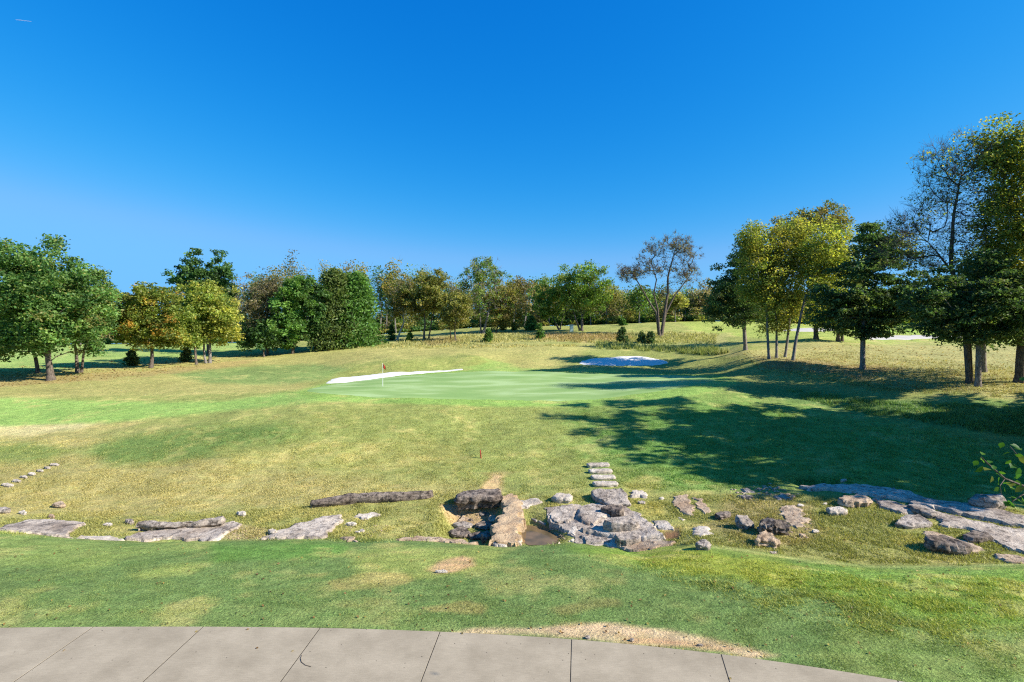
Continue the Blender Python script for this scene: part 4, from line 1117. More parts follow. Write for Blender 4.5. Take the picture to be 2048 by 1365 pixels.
tree('maple_tree', 'yellow-topped tree with two pale trunks in the left row', 420, 74, [(430,615,44,44),(445,650,32,42),(410,665,30,28)], 'yellow', natt=170, leaf=0.30, nleaf=6000, rb=0.22, fork=0.3, paths=[[(420,0),(419,680),(425,640)],[(412,0,-.5),(408,690),(402,650)]], bark='grey')
# --- centre left clump
tree('hackberry_tree', 'brown-grey twiggy tree with drooping boughs at the left of the centre clump', 535, 86, [(520,610,42,56),(535,640,44,50),(505,670,30,26),(545,580,30,30)], 'brown', natt=240, leaf=0.30, nleaf=6000, rb=0.26, fork=0.3, twigs=900, rtip=0.018, bark='grey')
tree('hackberry_tree', 'dark low-boughed tree in front of the brown twiggy tree', 528, 83, [(510,682,34,20),(540,680,34,22),(525,660,30,22)], 'dkgreen', natt=100, leaf=0.34, nleaf=3200, rb=0.14, fork=0.4)
tree('elm_tree', 'bright green tree with low hanging boughs in the centre clump', 586, 85, [(590,600,44,46),(582,650,40,42),(600,560,26,18),(575,685,28,16)], 'green', natt=220, leaf=0.36, nleaf=8000, rb=0.24, fork=0.35)
tree('elm_tree', 'dark green slender tree between bright elm and olive cedar', 632, 86, [(632,600,34,48),(632,655,32,40)], 'dkgreen', natt=150, leaf=0.36, nleaf=5600, rb=0.17, fork=0.4)
cedar('cedar_tree', 'olive-brown cedar in the middle of the centre clump', 670, 88, 542, 694, 44, 'cedarolive', 9000, 0.36, 0.2, pw=0.72)
cedar('cedar_tree', 'bright green cedar at the right end of the centre clump', 707, 90, 552, 690, 50, 'cedargreen', 10500, 0.36, 0.22, pw=0.72, shift=4)
tree('birch_tree', 'leaning pale-trunked tree with thin rusty leaves', 794, 100, [(800,580,30,34),(812,610,24,34),(790,620,18,24)], 'rust', natt=130, leaf=0.34, nleaf=2600, rb=0.2, fork=0.3, bark='pale', paths=[[(794,0),(808,645),(806,610)]], twigs=250, rtip=0.016)
tree('walnut_tree', 'full olive-brown tree on a forked trunk left of the bare-topped tree', 848, 98, [(855,590,42,46),(880,585,30,42),(835,620,26,36),(862,560,26,18)], 'olive', natt=210, leaf=0.36, nleaf=6200, rb=0.22, fork=0.2, paths=[[(848,0),(850,650),(848,620)],[(857,0,1),(862,650),(870,615)]])
tree('walnut_tree', 'small olive tree beside the full olive-brown tree', 911, 95, [(912,625,30,38),(925,610,20,30),(896,640,18,26)], 'olive', natt=120, leaf=0.32, nleaf=3200, rb=0.16, fork=0.25, paths=[[(911,0),(910,650),(912,625)],[(902,0,2),(900,660),(898,640)]])
tree('ash_tree', 'tall thin-leaved tree with bare twigs in its crown', 966, 106, [(962,560,48,46),(975,545,40,34),(945,590,32,40),(975,610,40,34)], 'maple', natt=230, leaf=0.34, nleaf=3000, rb=0.28, fork=0.15, twigs=900, rtip=0.02, bark='grey', paths=[[(966,0),(976,630),(980,600)],[(962,0,.5),(960,620),(955,590)]], bare=0.25)
tree('walnut_tree', 'rusty olive tree right of the bare-topped tree', 992, 108, [(1010,600,36,36),(1025,620,28,40),(1000,635,30,26)], 'rust', natt=160, leaf=0.36, nleaf=4600, rb=0.2, fork=0.25, paths=[[(992,0),(1000,640),(1008,620)]])
tree('ash_tree', 'spreading tree with V-shaped trunks left of the round maple', 1118, 110, [(1090,600,30,38),(1115,585,26,30),(1100,625,34,18)], 'maple', natt=140, leaf=0.36, nleaf=3600, rb=0.2, fork=0.1, paths=[[(1118,0),(1108,640),(1096,612)],[(1120,0),(1127,630),(1128,600)]])
tree('maple_tree', 'round-topped green maple on a forked trunk', 1164, 105, [(1165,560,50,40),(1140,575,32,38),(1192,585,28,44),(1165,600,48,28)], 'maple', natt=230, leaf=0.36, nleaf=6400, rb=0.3, fork=0.05, paths=[[(1164,0),(1164,640),(1172,606)],[(1160,0,.3),(1152,640),(1142,608)]], rc=0.85)
# big bare tree
tree('locust_tree', 'large nearly bare tree with sweeping limbs alone on the hill', 1322, 96,
     [(1266,546,36,18),(1248,550,18,20),(1300,518,24,28),(1350,494,40,22),(1376,510,24,26),(1330,540,34,20),(1368,556,22,22),(1388,540,12,16),(1304,494,18,18),(1340,480,26,10)], 'brown', natt=300, leaf=0.22, nleaf=2600, rb=0.30,
     twigs=1500, rtip=0.013, bark='brown', bf=0.2, up=0.45,
     paths=[[(1322,0),(1330,622),(1336,585),(1336,555),(1345,520),(1352,495)],[(1318,0,.3),(1312,625),(1296,600),(1282,575),(1270,555),(1262,542)],[(1320,0,-.3),(1316,622),(1308,590),(1313,560),(1305,535)],[(1324,0,.4),(1332,625),(1350,590),(1366,570),(1384,546)]])
# --- right grove
tree('cedar_tree', 'dark feathery tree at the left of the golden grove', 1491, 64, [(1495,520,40,50),(1474,570,46,54),(1462,630,52,36),(1510,600,36,50),(1500,480,22,20),(1440,600,34,40)], 'cedar', natt=240, leaf=0.24, nleaf=8000, rb=0.24, fork=0.8, needle=True, flat=0.45, elong=2.0, bark='cedar', up=0.1)
tree('elm_tree', 'olive golden tree on the leftmost slim grove trunk', 1538, 56.5, [(1514,500,42,54),(1520,560,42,52),(1540,610,38,40),(1496,480,28,26)], 'goldgreen', natt=240, leaf=0.22, nleaf=6800, rb=0.15, fork=0.35, bark='grey', paths=[[(1538,0),(1534,640),(1528,560)]])
tree('elm_tree', 'golden tree on the second slim grove trunk', 1553, 57, [(1560,490,34,48),(1550,550,34,50),(1545,650,24,28)], 'gold', natt=180, leaf=0.22, nleaf=4600, rb=0.14, fork=0.35, bark='grey', paths=[[(1553,0),(1553,640),(1544,600),(1546,540)]])
tree('elm_tree', 'golden tree on the third grove trunk', 1570, 58, [(1598,480,36,46),(1590,540,34,50),(1580,610,26,36)], 'gold', natt=180, leaf=0.22, nleaf=4800, rb=0.15, fork=0.35, bark='grey', paths=[[(1570,0),(1578,650),(1576,600),(1588,540)]])
tree('elm_tree', 'yellow tree on the right-leaning grove trunk', 1586, 55.5, [(1640,500,50,52),(1668,520,42,60),(1625,560,36,44),(1640,620,26,26)], 'yellow', natt=240, leaf=0.22, nleaf=7000, rb=0.17, fork=0.35, bark='grey', paths=[[(1586,0),(1596,660),(1612,590),(1630,530)]])
tree('oak_tree', 'tall rusty-topped tree rising behind the golden grove', 1632, 73, [(1620,450,60,36),(1660,445,46,38),(1590,450,36,32),(1640,520,60,50)], 'rust', natt=260, leaf=0.28, nleaf=7000, rb=0.32, fork=0.3, twigs=400, rtip=0.014)
tree('oak_tree', 'dark-leaved tree on twin trunks behind the grove', 1676, 71, [(1675,600,46,44),(1690,640,40,30),(1650,630,36,34),(1700,560,34,40)], 'shadeg', natt=200, leaf=0.26, nleaf=6500, rb=0.26, fork=0.4, trunks=[(1676,0),(1684,.8)])
tree('cedar_tree', 'dark lone cedar with a pale shaggy trunk, right of the grove', 1725, 50, [(1742,480,34,48),(1728,545,54,44),(1690,610,52,40),(1780,618,54,44),(1735,655,66,30),(1806,580,38,32),(1668,640,36,26),(1775,510,40,34),(1660,590,30,26)], 'cedar', natt=400, leaf=0.24, nleaf=13000, rb=0.24, fork=0.9, needle=True, flat=0.35, elong=2.0, bark='cedar', up=0.0, rc=.62, cat='cedar tree', paths=[[(1725,0),(1728,600),(1740,450)]])
tree('sycamore_tree', 'tall almost leafless tree with a crooked pale trunk on the right', 1938, 41, [(1900,380,56,66),(1850,430,40,50),(1950,330,50,52),(1870,320,40,40),(1820,455,54,34),(1960,430,46,50),(1920,480,50,40),(1800,500,50,34),(1860,520,50,36),(1940,290,50,32)], 'goldgreen', natt=680, leaf=0.16, nleaf=2300, rb=0.2, bark='brown', twigs=2600, rtip=0.009, bare=0.6, bf=0.25,
     paths=[[(1938,0),(1930,660),(1918,580),(1902,535),(1905,470),(1915,390),(1930,320)],[(1942,0,.4),(1936,640),(1905,545),(1870,500),(1840,470)]])
tree('cedar_tree', 'broad black-green cedar in front of the leafless tree', 1956, 39.5, [(1848,610,44,44),(1905,640,76,38),(1960,595,58,56),(2015,620,60,60),(1885,560,34,26),(1950,668,84,26),(1990,540,40,40)], 'cedar', natt=360, leaf=0.2, nleaf=11500, rb=0.2, fork=0.9, needle=True, flat=0.35, elong=2.0, bark='cedar', up=0.0, rc=.6, cat='cedar tree', paths=[[(1956,0),(1958,640),(1975,520)]])
cedar('cedar_tree', 'cedar with a reddish trunk just behind the broad cedar', 1968, 45, 500, 680, 80, 'cedar', 5000, 0.22, 0.2, pw=0.6, natt=260)
tree('elm_tree', 'golden-green leafy tree filling the right edge', 2040, 40, [(2040,290,70,60),(2000,270,40,30),(1985,320,46,50),(1985,440,46,46),(2090,360,90,90),(2010,360,44,50),(2030,460,60,60),(2060,560,66,60),(2100,480,90,90),(2110,620,80,60)], 'goldgreen', natt=480, leaf=0.2, nleaf=22000, rb=0.34, fork=0.4, paths=[[(2040,0),(2044,690),(2036,640),(2060,560),(2062,450)]])
# --- trees outside the right edge; their shade lies on the hillside
for lb, x, Y, ht, r in [('shade tree just outside the right edge, nearest the house', 34, 21.8, 17, 6.0), ('tall shade tree outside the right edge behind the nearest one', 44, 23.6, 20, 6.5),
                        ('tallest shade tree outside the right edge', 38, 27.0, 23, 6.2), ('shade tree outside the right edge, farthest out', 49, 26.5, 20, 6.5)]:
    px = CX + F * x / Y
    B = base_at(px, Y); zc = B[2] + ht * 0.62
    cy = CY - (zc - CAMZ) * F / Y; rp = r * F / Y
    tree('elm_tree', lb, px, Y, [(px, cy, rp, ht * 0.36 * F / Y), (px - rp * .5, cy + rp * .4, rp * .6, rp * .6), (px + rp * .5, cy + rp * .3, rp * .6, rp * .6)], 'shadeg', natt=200, leaf=0.5, nleaf=7200, rb=0.3, fork=0.3, rc=0.7)

# --- bushes
def bush(label, px, Y, w, hgt, pal='cedar', n=1600, leaf=0.12):
    """small cone-shaped evergreen bush; w,hgt in picture units"""
    rng = np.random.default_rng(int(px * 13 + Y))
    B = base_at(px, Y); root = empty('cedar_bush', B); tag(root, label, 'bush', 'young cedar bushes')
    R = w / 2 * Y / F; H = hgt * Y / F
    nb = 60
    t = rng.random(nb) ** 1.1; th = rng.uniform(0, 6.283, nb)
    rad = R * np.sqrt(np.clip(1 - (1.12 * t - 0.15) ** 2, 0.02, 1)) * (0.7 + 0.4 * rng.random(nb)) * (1 - 0.35 * t)
    tipp = np.stack([np.cos(th) * rad, np.sin(th) * rad, H * (0.12 + 0.88 * t)], 1)
    segs = [(np.array([0, 0, -.15]), np.array([0, 0, H * .85]), .06, .012)]
    for p in tipp: segs.append((np.array([0, 0, max(0.05, p[2] - .45 * np.hypot(p[0], p[1]))]), p, .014, .006))
    V, q = tube_mesh(segs, lambda r: 5 if r > .03 else 3)
    mesh_obj('trunk', V, [q], BARK['brown'], parent=root)
    k = rng.integers(0, nb, n); s = rng.random(n) ** .5
    a0 = np.stack([0 * k, 0 * k, np.maximum(0.05, tipp[k, 2] - .45 * np.hypot(tipp[k, 0], tipp[k, 1]))], 1)
    P = a0 + (tipp[k] - a0) * s[:, None] + rng.normal(0, .07 * R + .03, (n, 3))
    c = leaf_colors(n, k, nb, PAL[pal], rng)
    V, q, c4 = leaves_mesh(P, leaf * (R + .4), rng, 0.3, 2.4, c)
    mesh_obj('crown', V, [q], NEEDLE, parent=root, col=c4, smooth=False)
bush('dark round cedar bush between oak and orange-tinged tree', 263, 70, 28, 30)
bush('dark pointed cedar bush left of the slim yellow-green tree', 372, 75, 24, 28)
bush('dark cedar bush beside the leaning pale-trunked tree', 782, 101, 21, 30, 'dkgreen')
bush('small bright bush at the edge of the tall grass, left', 820, 96, 18, 17, 'cedargreen')
bush('rounded green bush standing in the straw grass below the bare-topped tree', 977, 92, 21, 27, 'cedargreen')
bush('tall oval bush in the straw grass left of the maple', 1080, 94, 19, 32, 'cedargreen')
bush('dark cedar bush right of the reddish grass, largest near the bunker', 1245, 88, 27, 30, 'cedar')
bush('left of the paired dark bushes above the oval bunker', 1283, 88, 20, 22, 'cedar')
bush('right of the paired dark bushes above the oval bunker', 1301, 87, 22, 24, 'cedar')
bush('small green bush far behind the straw grass', 1028, 112, 14, 16, 'cedargreen')
bush('grey-green rounded bush left of the V-trunked tree', 1062, 112, 32, 26, 'oak')
bush('small bright bush by the far hedge left of the large bare tree', 1246, 118, 16, 14, 'cedargreen')

# --- far wood, one mass
def build_wood():
    rng = np.random.default_rng(99)
    Vl, Cl, Vt, segs = [], [], [], []
    def crown(px, top, Y, half, n, pal, leaf, low=None, twig=0):
        zt = CAMZ - (top - CY) / F * Y; x = (px - CX) / F * Y; zb = float(h(x, Y)); R = half * Y / F
        H = zt - zb; nc = 16
        n = int(n * 1.7)
        u = rng.normal(0, 1, (nc, 3)); u /= np.linalg.norm(u, axis=1)[:, None]
        rr = rng.random(nc) ** .5
        lo = 0.30 if low is None else low
        C = np.stack([x + u[:, 0] * R * rr * .85, Y + u[:, 1] * R * rr, zb + H * (lo + (1 - lo) / 2) + u[:, 2] * H * (1 - lo) / 2 * rr * .9], 1)
        k = rng.integers(0, nc, n)
        P = C[k] + np.clip(rng.normal(0, 1, (n, 3)), -1.6, 1.6) * np.array([R * .28, R * .28, H * .075])
        P[:, 2] = np.maximum(P[:, 2], h(P[:, 0], P[:, 1]) + .2)
        c = leaf_colors(n, k, nc, PAL[pal], rng) * 1.1
        V, q, c4 = leaves_mesh(P, leaf * .78, rng, .35, 1.4, c); Vl.append(V); Cl.append(c4)
        if low is None or low > .15:
            b = np.array([x, Y, zb - .3]); f = np.array([x + rng.normal(0, .4), Y, zb + H * .35])
            segs.append((b, f, .2, .13))
            for cc in C: 
                m = (f + cc) / 2 + [0, 0, .4]
                segs.append((f, m, .07, .05)); segs.append((m, cc, .05, .025))
            for _ in range(twig):
                cc = C[rng.integers(nc)] + rng.normal(0, 1, 3) * np.array([R * .2, R * .2, H * .05]); e = cc + rng.normal(0, .5, 3) + [0, 0, 1.0]
                segs.append((cc, e, .03, .012))
    tops = [(-60,600),(200,628),(330,632),(440,610),(470,575),(520,552),(560,545),(640,552),(720,545),(760,548),(830,560),(900,565),(950,575),(1040,570),(1090,572),(1150,585),(1240,585),(1280,582),(1330,588),(1400,575),(1450,585),(1550,600),(1700,590),(1850,600),(1950,590),(2120,590)]
    tp = np.array(tops, float)
    for px in np.arange(-60, 2120, 17):
        top = np.interp(px, tp[:, 0], tp[:, 1]) - 16 + rng.normal(0, 11)
        Y = rng.uniform(128, 165)
        pal = rng.choice(['brown', 'olive', 'rust', 'shadeg', 'dkgreen', 'maple'], p=[.26, .26, .14, .14, .1, .1])
        sparse = rng.random() < .45
        crown(px + rng.normal(0, 4), top, Y, rng.uniform(20, 34), 700 if sparse else 1000, pal, .38 if sparse else .52, .3, 70 if sparse else 20)
    for px in np.arange(-40, 2100, 7):   # dark undergrowth along its foot
        Y = rng.uniform(132, 150); x = (px - CX) / F * Y
        gr = CY - (float(h(x, Y)) - CAMZ) * F / Y
        crown(px, gr - rng.uniform(16, 40), Y, rng.uniform(12, 22), 200, rng.choice(['dkgreen', 'shadeg', 'brown', 'olive']), .5, .0)
        crown(px + 2, gr - rng.uniform(9, 15), Y - 2, rng.uniform(10, 18), 150, rng.choice(['dkgreen', 'shadeg', 'olive']), .5, .0)
        crown(px + 4, gr - rng.uniform(40, 70), Y + 8, rng.uniform(14, 24), 240, rng.choice(['dkgreen', 'shadeg', 'brown', 'olive', 'rust']), .5, .1)
    for px in np.arange(1720, 2000, 16):
        crown(px, 610 + rng.normal(0, 14), rng.uniform(118, 135), rng.uniform(20, 30), 500, rng.choice(['yelgreen', 'goldgreen', 'shadeg']), .5, .15)
    V = np.concatenate(Vl); C = np.concatenate(Cl); nl = len(V) // 4
    q = np.arange(nl * 4).reshape(-1, 4)
    Vb, qb = tube_mesh(segs, lambda r: 5 if r > .1 else 3)
    cb = np.ones((len(Vb), 3)) * .1
    o = mesh_obj('woodland', np.concatenate([V, Vb]), [q, qb + len(V)], [LEAF, BARK['grey']], col=np.concatenate([C, cb]), smooth=False,
                 matidx=np.concatenate([np.zeros(nl), np.ones(len(qb))]))
    tag(o, 'distant mixed autumn wood forming the skyline behind the course', 'woodland', kind='stuff')
build_wood()

# ------------------------------------------------------------------ grass blades
def blades(name, label, polys, mat=BLADE):
    """polys: (picture outline, count, height, width, spread, tint, ymin)"""
    Vs, Cs = [], []
    rng = np.random.default_rng(5)
    for poly, n, ht, wd, lean, tint, ymin in polys:
        xs = [p[0] for p in poly]; ys = [p[1] for p in poly]
        a = rng.uniform(min(xs), max(xs), n * 2); b = rng.uniform(min(ys), max(ys), n * 2)
        k = inpoly(a, b, poly); a = a[k][:n]; b = b[k][:n]
        # vectorised march onto the ground
        yl = YR[(YR >= ymin)]
        Yh = np.full(len(a), np.nan); g0 = None
        for i, yv in enumerate(yl):
            g = CAMZ - (b - CY) / F * yv - h((a - CX) / F * yv, np.full(len(a), yv))
            if i == 0:
                Yh = np.where(g <= 0, -1, Yh)
            else:
                c = np.isnan(Yh) & (g <= 0)
                if c.any():
                    t = g0[c] / (g0[c] - g[c] + 1e-9); Yh[c] = yl[i - 1] + t * (yv - yl[i - 1])
            g0 = g
            if not np.isnan(Yh).any(): break
        ok = (Yh > 0) & (Yh < 160)
        a, Yh = a[ok], Yh[ok]
        x = (a - CX) / F * Yh
        clump = fbm(x * 1.7, Yh * 1.7, 71, 3)
        keep = rng.random(len(x)) < (sstep(.30, .62, clump) * .85 + .15) * sstep(0, 14 if ymin > 30 else (22 if ymin > 10 else 80), sdist(a, CY - F * (h(x, Yh) - CAMZ) / Yh, poly, 2.0) + (clump - .5) * 30)
        keep &= sdist(x, Yh, PATHPOLY) < 0.01 * rng.random(len(x))
        if ymin < 25:
            for W in SLABW:
                A = np.array(W); bb = (x > A[:, 0].min() - .1) & (x < A[:, 0].max() + .1) & (Yh > A[:, 1].min() - .1) & (Yh < A[:, 1].max() + .1) & keep
                ii = np.nonzero(bb)[0]
                if len(ii): keep[ii[sdist(x[ii], Yh[ii], W) > 0.06]] = False
        x, Yh, clump = x[keep], Yh[keep], clump[keep]
        m = len(x)
        z = h(x, Yh)
        base = np.stack([x, Yh, z - .01], 1)
        th = rng.uniform(0, 6.283, m)
        side = np.stack([np.cos(th), np.sin(th), 0 * th], 1) * (wd * rng.uniform(.6, 1.3, m))[:, None] * .5
        hh = ht * rng.uniform(.5, 1.3, m) * (.6 + .8 * clump)
        tip = base + np.stack([rng.normal(0, lean, m) * hh, rng.normal(0, lean, m) * hh, hh], 1)
        Vs.append(np.stack([base - side, base + side, tip], 1).reshape(-1, 3))
        c = zone_col(x, Yh, z)
        bare = (c[:, 0] < c[:, 1] * 1.36) | (ymin > 30)
        if tint is not None:
            tc = lin(tint[0]) * K; tw = tint[1] * rng.random(m)[:, None]
            c = c * (1 - tw) + tc * tw
        c = np.clip(c * rng.normal(1.15, .19, m)[:, None], .004, .85)
        Vs[-1] = Vs[-1].reshape(-1, 9)[bare].reshape(-1, 3); c = c[bare]
        Cs.append(np.repeat(c, 3, axis=0))
    V = np.concatenate(Vs); C = np.concatenate(Cs)
    o = mesh_obj(name, V, [np.arange(len(V)).reshape(-1, 3)], mat, col=C, smooth=False)
    tag(o, label, name.replace('_', ' '), kind='stuff')
    return o
blades('lawn_grass', 'short mown grass blades of the near lawn', [
    ([(-30,1085),(300,1090),(700,1090),(1000,1100),(1400,1095),(1750,1140),(2080,1136),(2080,1400),(1820,1380),(1440,1312),(1142,1282),(880,1268),(640,1260),(-30,1262)], 230000, .03, .014, .8, ((170,170,90), .35), 9.0),
    ([(1180,1100),(1400,1096),(1620,1128),(1850,1140),(2080,1135),(2080,1300),(1800,1290),(1500,1220),(1250,1150)], 90000, .05, .02, 1.0, ((206,196,84), .7), 9.0),
])
blades('meadow_grass', 'coarse grass on the banks, creek and hillside', [
    ([(-30,880),(300,860),(640,815),(1000,812),(1180,815),(1200,930),(1180,980),(1000,1000),(600,1020),(200,1040),(-30,1030)], 170000, .05, .045, .7, ((186,172,104), .4), 18.5),
    ([(1150,815),(1500,800),(1750,840),(2080,890),(2080,1010),(1900,1000),(1620,975),(1400,985),(1250,985),(1190,930)], 120000, .06, .045, .7, ((124,150,72), .4), 18.5),
    ([(-30,1030),(300,1020),(620,1010),(900,985),(1150,985),(1420,985),(1650,985),(1800,1010),(2080,1020),(2080,1130),(1750,1135),(1400,1092),(1000,1092),(-30,1075)], 150000, .08, .035, .6, ((166,160,84), .55), 15.8),
])
blades('tall_grass', 'tall straw-coloured native grass along the slope crest', [
    ([(790,682),(960,668),(1340,664),(1440,668),(1430,690),(1200,688),(1100,684),(950,690),(800,692)], 26000, .38, .14, .35, ((180,170,104), .5), 70),
    ([(1190,686),(1330,694),(1450,700),(1500,712),(1400,712),(1300,704),(1190,698)], 9000, .6, .12, .35, ((130,140,76), .6), 66),
    ([(1560,776),(1760,800),(2080,815),(2080,880),(1990,872),(1880,850),(1740,832),(1600,800)], 40000, .2, .06, .6, ((112,146,76), .5), 28),
    ([(1440,716),(1700,700),(2080,740),(2080,800),(1760,785),(1560,750)], 30000, .12, .06, .6, ((170,150,104), .6), 34),
    ([(620,698),(800,688),(1000,690),(1190,690),(1190,694),(950,698),(780,698)], 5000, .25, .15, .4, ((190,166,100), .6), 66),
])

def fallen_leaves():
    rng = np.random.default_rng(8); P = []
    for poly, n, ym in [([(0,1090),(1000,1100),(1400,1098),(1750,1140),(2048,1136),(2048,1365),(0,1365)], 420, 9.0), ([(1480,700),(1700,690),(2048,700),(2048,790),(1760,780),(1520,745)], 1500, 34.0),
                        ([(0,735),(420,712),(500,715),(300,752),(0,775)], 900, 44.0), ([(1450,985),(2048,985),(2048,1120),(1450,1090)], 260, 16.0), ([(1150,830),(1900,800),(2048,960),(1500,970)], 260, 20.0)]:
        xs = [p[0] for p in poly]; ys = [p[1] for p in poly]; c = 0
        while c < n:
            a = rng.uniform(min(xs), max(xs)); b = rng.uniform(min(ys), max(ys))
            if inpoly(np.array([a]), np.array([b]), poly)[0]:
                P.append(hit(a, b, h, ym)); c += 1
    P = np.array(P)
    onp = sdist(P[:, 0], P[:, 1], PATHPOLY) > 0
    P[:, 2] = np.where(onp, .045, P[:, 2] + .025)
    P = P[(~onp) | (rng.random(len(P)) < .08)]
    s = .028 + .0022 * P[:, 1:2]
    c = np.array([lin(q) for q in [(150,112,70),(176,140,84),(120,88,58),(196,170,96),(140,124,80)]])[rng.integers(0, 5, len(P))] * .8
    nrm = rng.normal(0, .35, (len(P), 3)) + [0, 0, 1]; nrm /= np.linalg.norm(nrm, axis=1)[:, None]
    a = np.cross(nrm, rng.normal(0, 1, (len(P), 3))); a /= np.linalg.norm(a, axis=1)[:, None]; b = np.cross(nrm, a)
    V = np.stack([P - a * s * .7, P - b * s * .45 + nrm * s * .2, P + a * s * .7, P + b * s * .45 + nrm * s * .2], 1).reshape(-1, 3)
    o = mesh_obj('fallen_leaves', V, [np.arange(len(V)).reshape(-1, 4)], LEAF, col=np.repeat(c, 4, axis=0), smooth=False)
    tag(o, 'brown and yellow fallen leaves scattered over the turf', 'fallen leaves', kind='stuff')
fallen_leaves()

# ------------------------------------------------------------------ flag, stake, box, twig, branch, contrail
def lathe(prof, n, c=(0, 0)):
    V = []; Fq = []
    for r, z in prof:
        for i in range(n):
            t = 2 * math.pi * i / n; V.append((c[0] + r * math.cos(t), c[1] + r * math.sin(t), z))
    for k in range(len(prof) - 1):
        for i in range(n):
            j = (i + 1) % n; Fq.append((k * n + i, k * n + j, (k + 1) * n + j, (k + 1) * n + i))
    return np.array(V), np.array(Fq)
def build_flag():
    B = hit(765.5, 774, h, 40)
    root = empty('golf_flag', B); tag(root, 'red golf flag hanging on a white flagstick in the putting green', 'flag')
    V, q = lathe([(0.001,2.26),(0.016,2.255),(0.018,2.2),(0.019,1.3),(0.022,0.6),(0.024,0.0),(0.024,-0.1)], 10)
    mesh_obj('flagstick', V, [q], flat_mat('white_pole_paint', (.8, .8, .78), .4, .4), parent=root)
    V, q = lathe([(0.055,-0.1),(0.054,0.058),(0.060,0.062)], 20)
    mesh_obj('cup', V, [q], flat_mat('white_cup', (.75, .75, .75)), parent=root)
    nu, nv = 14, 12; P = []
    for j in range(nv + 1):
        for i in range(nu + 1):
            s = i / nu; t = j / nv
            drop = 0.26 * s ** 1.3
            x = 0.02 + 0.27 * s * (0.85 + .1 * t) + 0.02 * math.sin(6 * s + 2 * t)
            y = 0.075 * math.sin(9 * s + 1.5 * t) * s
            z = 2.2 - 0.40 * t - drop * (1 - .2 * t)
            P.append((x, y, z))
    Q = [(j * (nu + 1) + i, j * (nu + 1) + i + 1, (j + 1) * (nu + 1) + i + 1, (j + 1) * (nu + 1) + i) for j in range(nv) for i in range(nu)]
    fl = mesh_obj('flag', P, [np.array(Q)], flat_mat('red_cloth', (.38, .03, .022), .8, .1), parent=root)
    s = fl.modifiers.new('thickness', 'SOLIDIFY'); s.thickness = 0.004
build_flag()
def build_stake():
    B = hit(962, 917, h, 20)
    V, q = lathe([(0.001,.50),(.02,.497),(.034,.47),(.035,.25),(.035,0),(.03,-.15)], 8)
    V = V.copy(); V[:, 0] -= V[:, 2] * 0.10
    o = mesh_obj('hazard_stake', V, [q], flat_mat('red_paint', (.36, .05, .03), .5), smooth=False)
    o.location = B
    tag(o, 'short red hazard stake leaning slightly on the bank above the weir', 'stake')
build_stake()
def build_box():
    B = hit(1143, 664, h, 100)
    root = empty('utility_box', (B[0], 106.5, float(h(B[0], 106.5)))); tag(root, 'pale green utility cabinet beside the maple trunk', 'utility box')
    root.location = (at(1143, 660, 104.0)[0], 104.0, float(h(at(1143, 660, 104.0)[0], 104.0)))
    mt = flat_mat('pale_green_metal', (.35, .45, .38), .5)
    def bx(x0, x1, y0, y1, z0, z1):
        v = np.array([(x, y, z) for x in (x0, x1) for y in (y0, y1) for z in (z0, z1)])
        f = np.array([(0, 1, 3, 2), (4, 6, 7, 5), (0, 4, 5, 1), (2, 3, 7, 6), (0, 2, 6, 4), (1, 5, 7, 3)]); return v, f
    v, f = bx(-.36, .36, -.3, .3, -.2, 1.3); mesh_obj('cabinet', v, [f], mt, parent=root, smooth=False)
    v, f = bx(-.42, .42, -.36, .36, 1.303, 1.42); v[[1, 3, 5, 7], :2] *= .86; mesh_obj('lid', v, [f], mt, parent=root, smooth=False)
    v, f = bx(-.3, .3, -.325, -.303, .1, 1.15); mesh_obj('door', v, [f], mt, parent=root, smooth=False)
build_box()
def build_twig():
    pts = []
    for a, b in [(604,1311),(601,1318),(603,1325),(611,1331),(622,1334)]:
        Y = (CAMZ - .04) / ((b - CY) / F); pts.append(np.array([(a - CX) / F * Y, Y, .043]))
    segs = [(p, q, .006, .005) for p, q in zip(pts[:-1], pts[1:])]
    V, q = tube_mesh(segs, lambda r: 6)
    o = mesh_obj('twig', V, [q], BARK['brown'], origin=pts[2])
    tag(o, 'thin dark curled twig lying on the concrete path', 'twig')
build_twig()
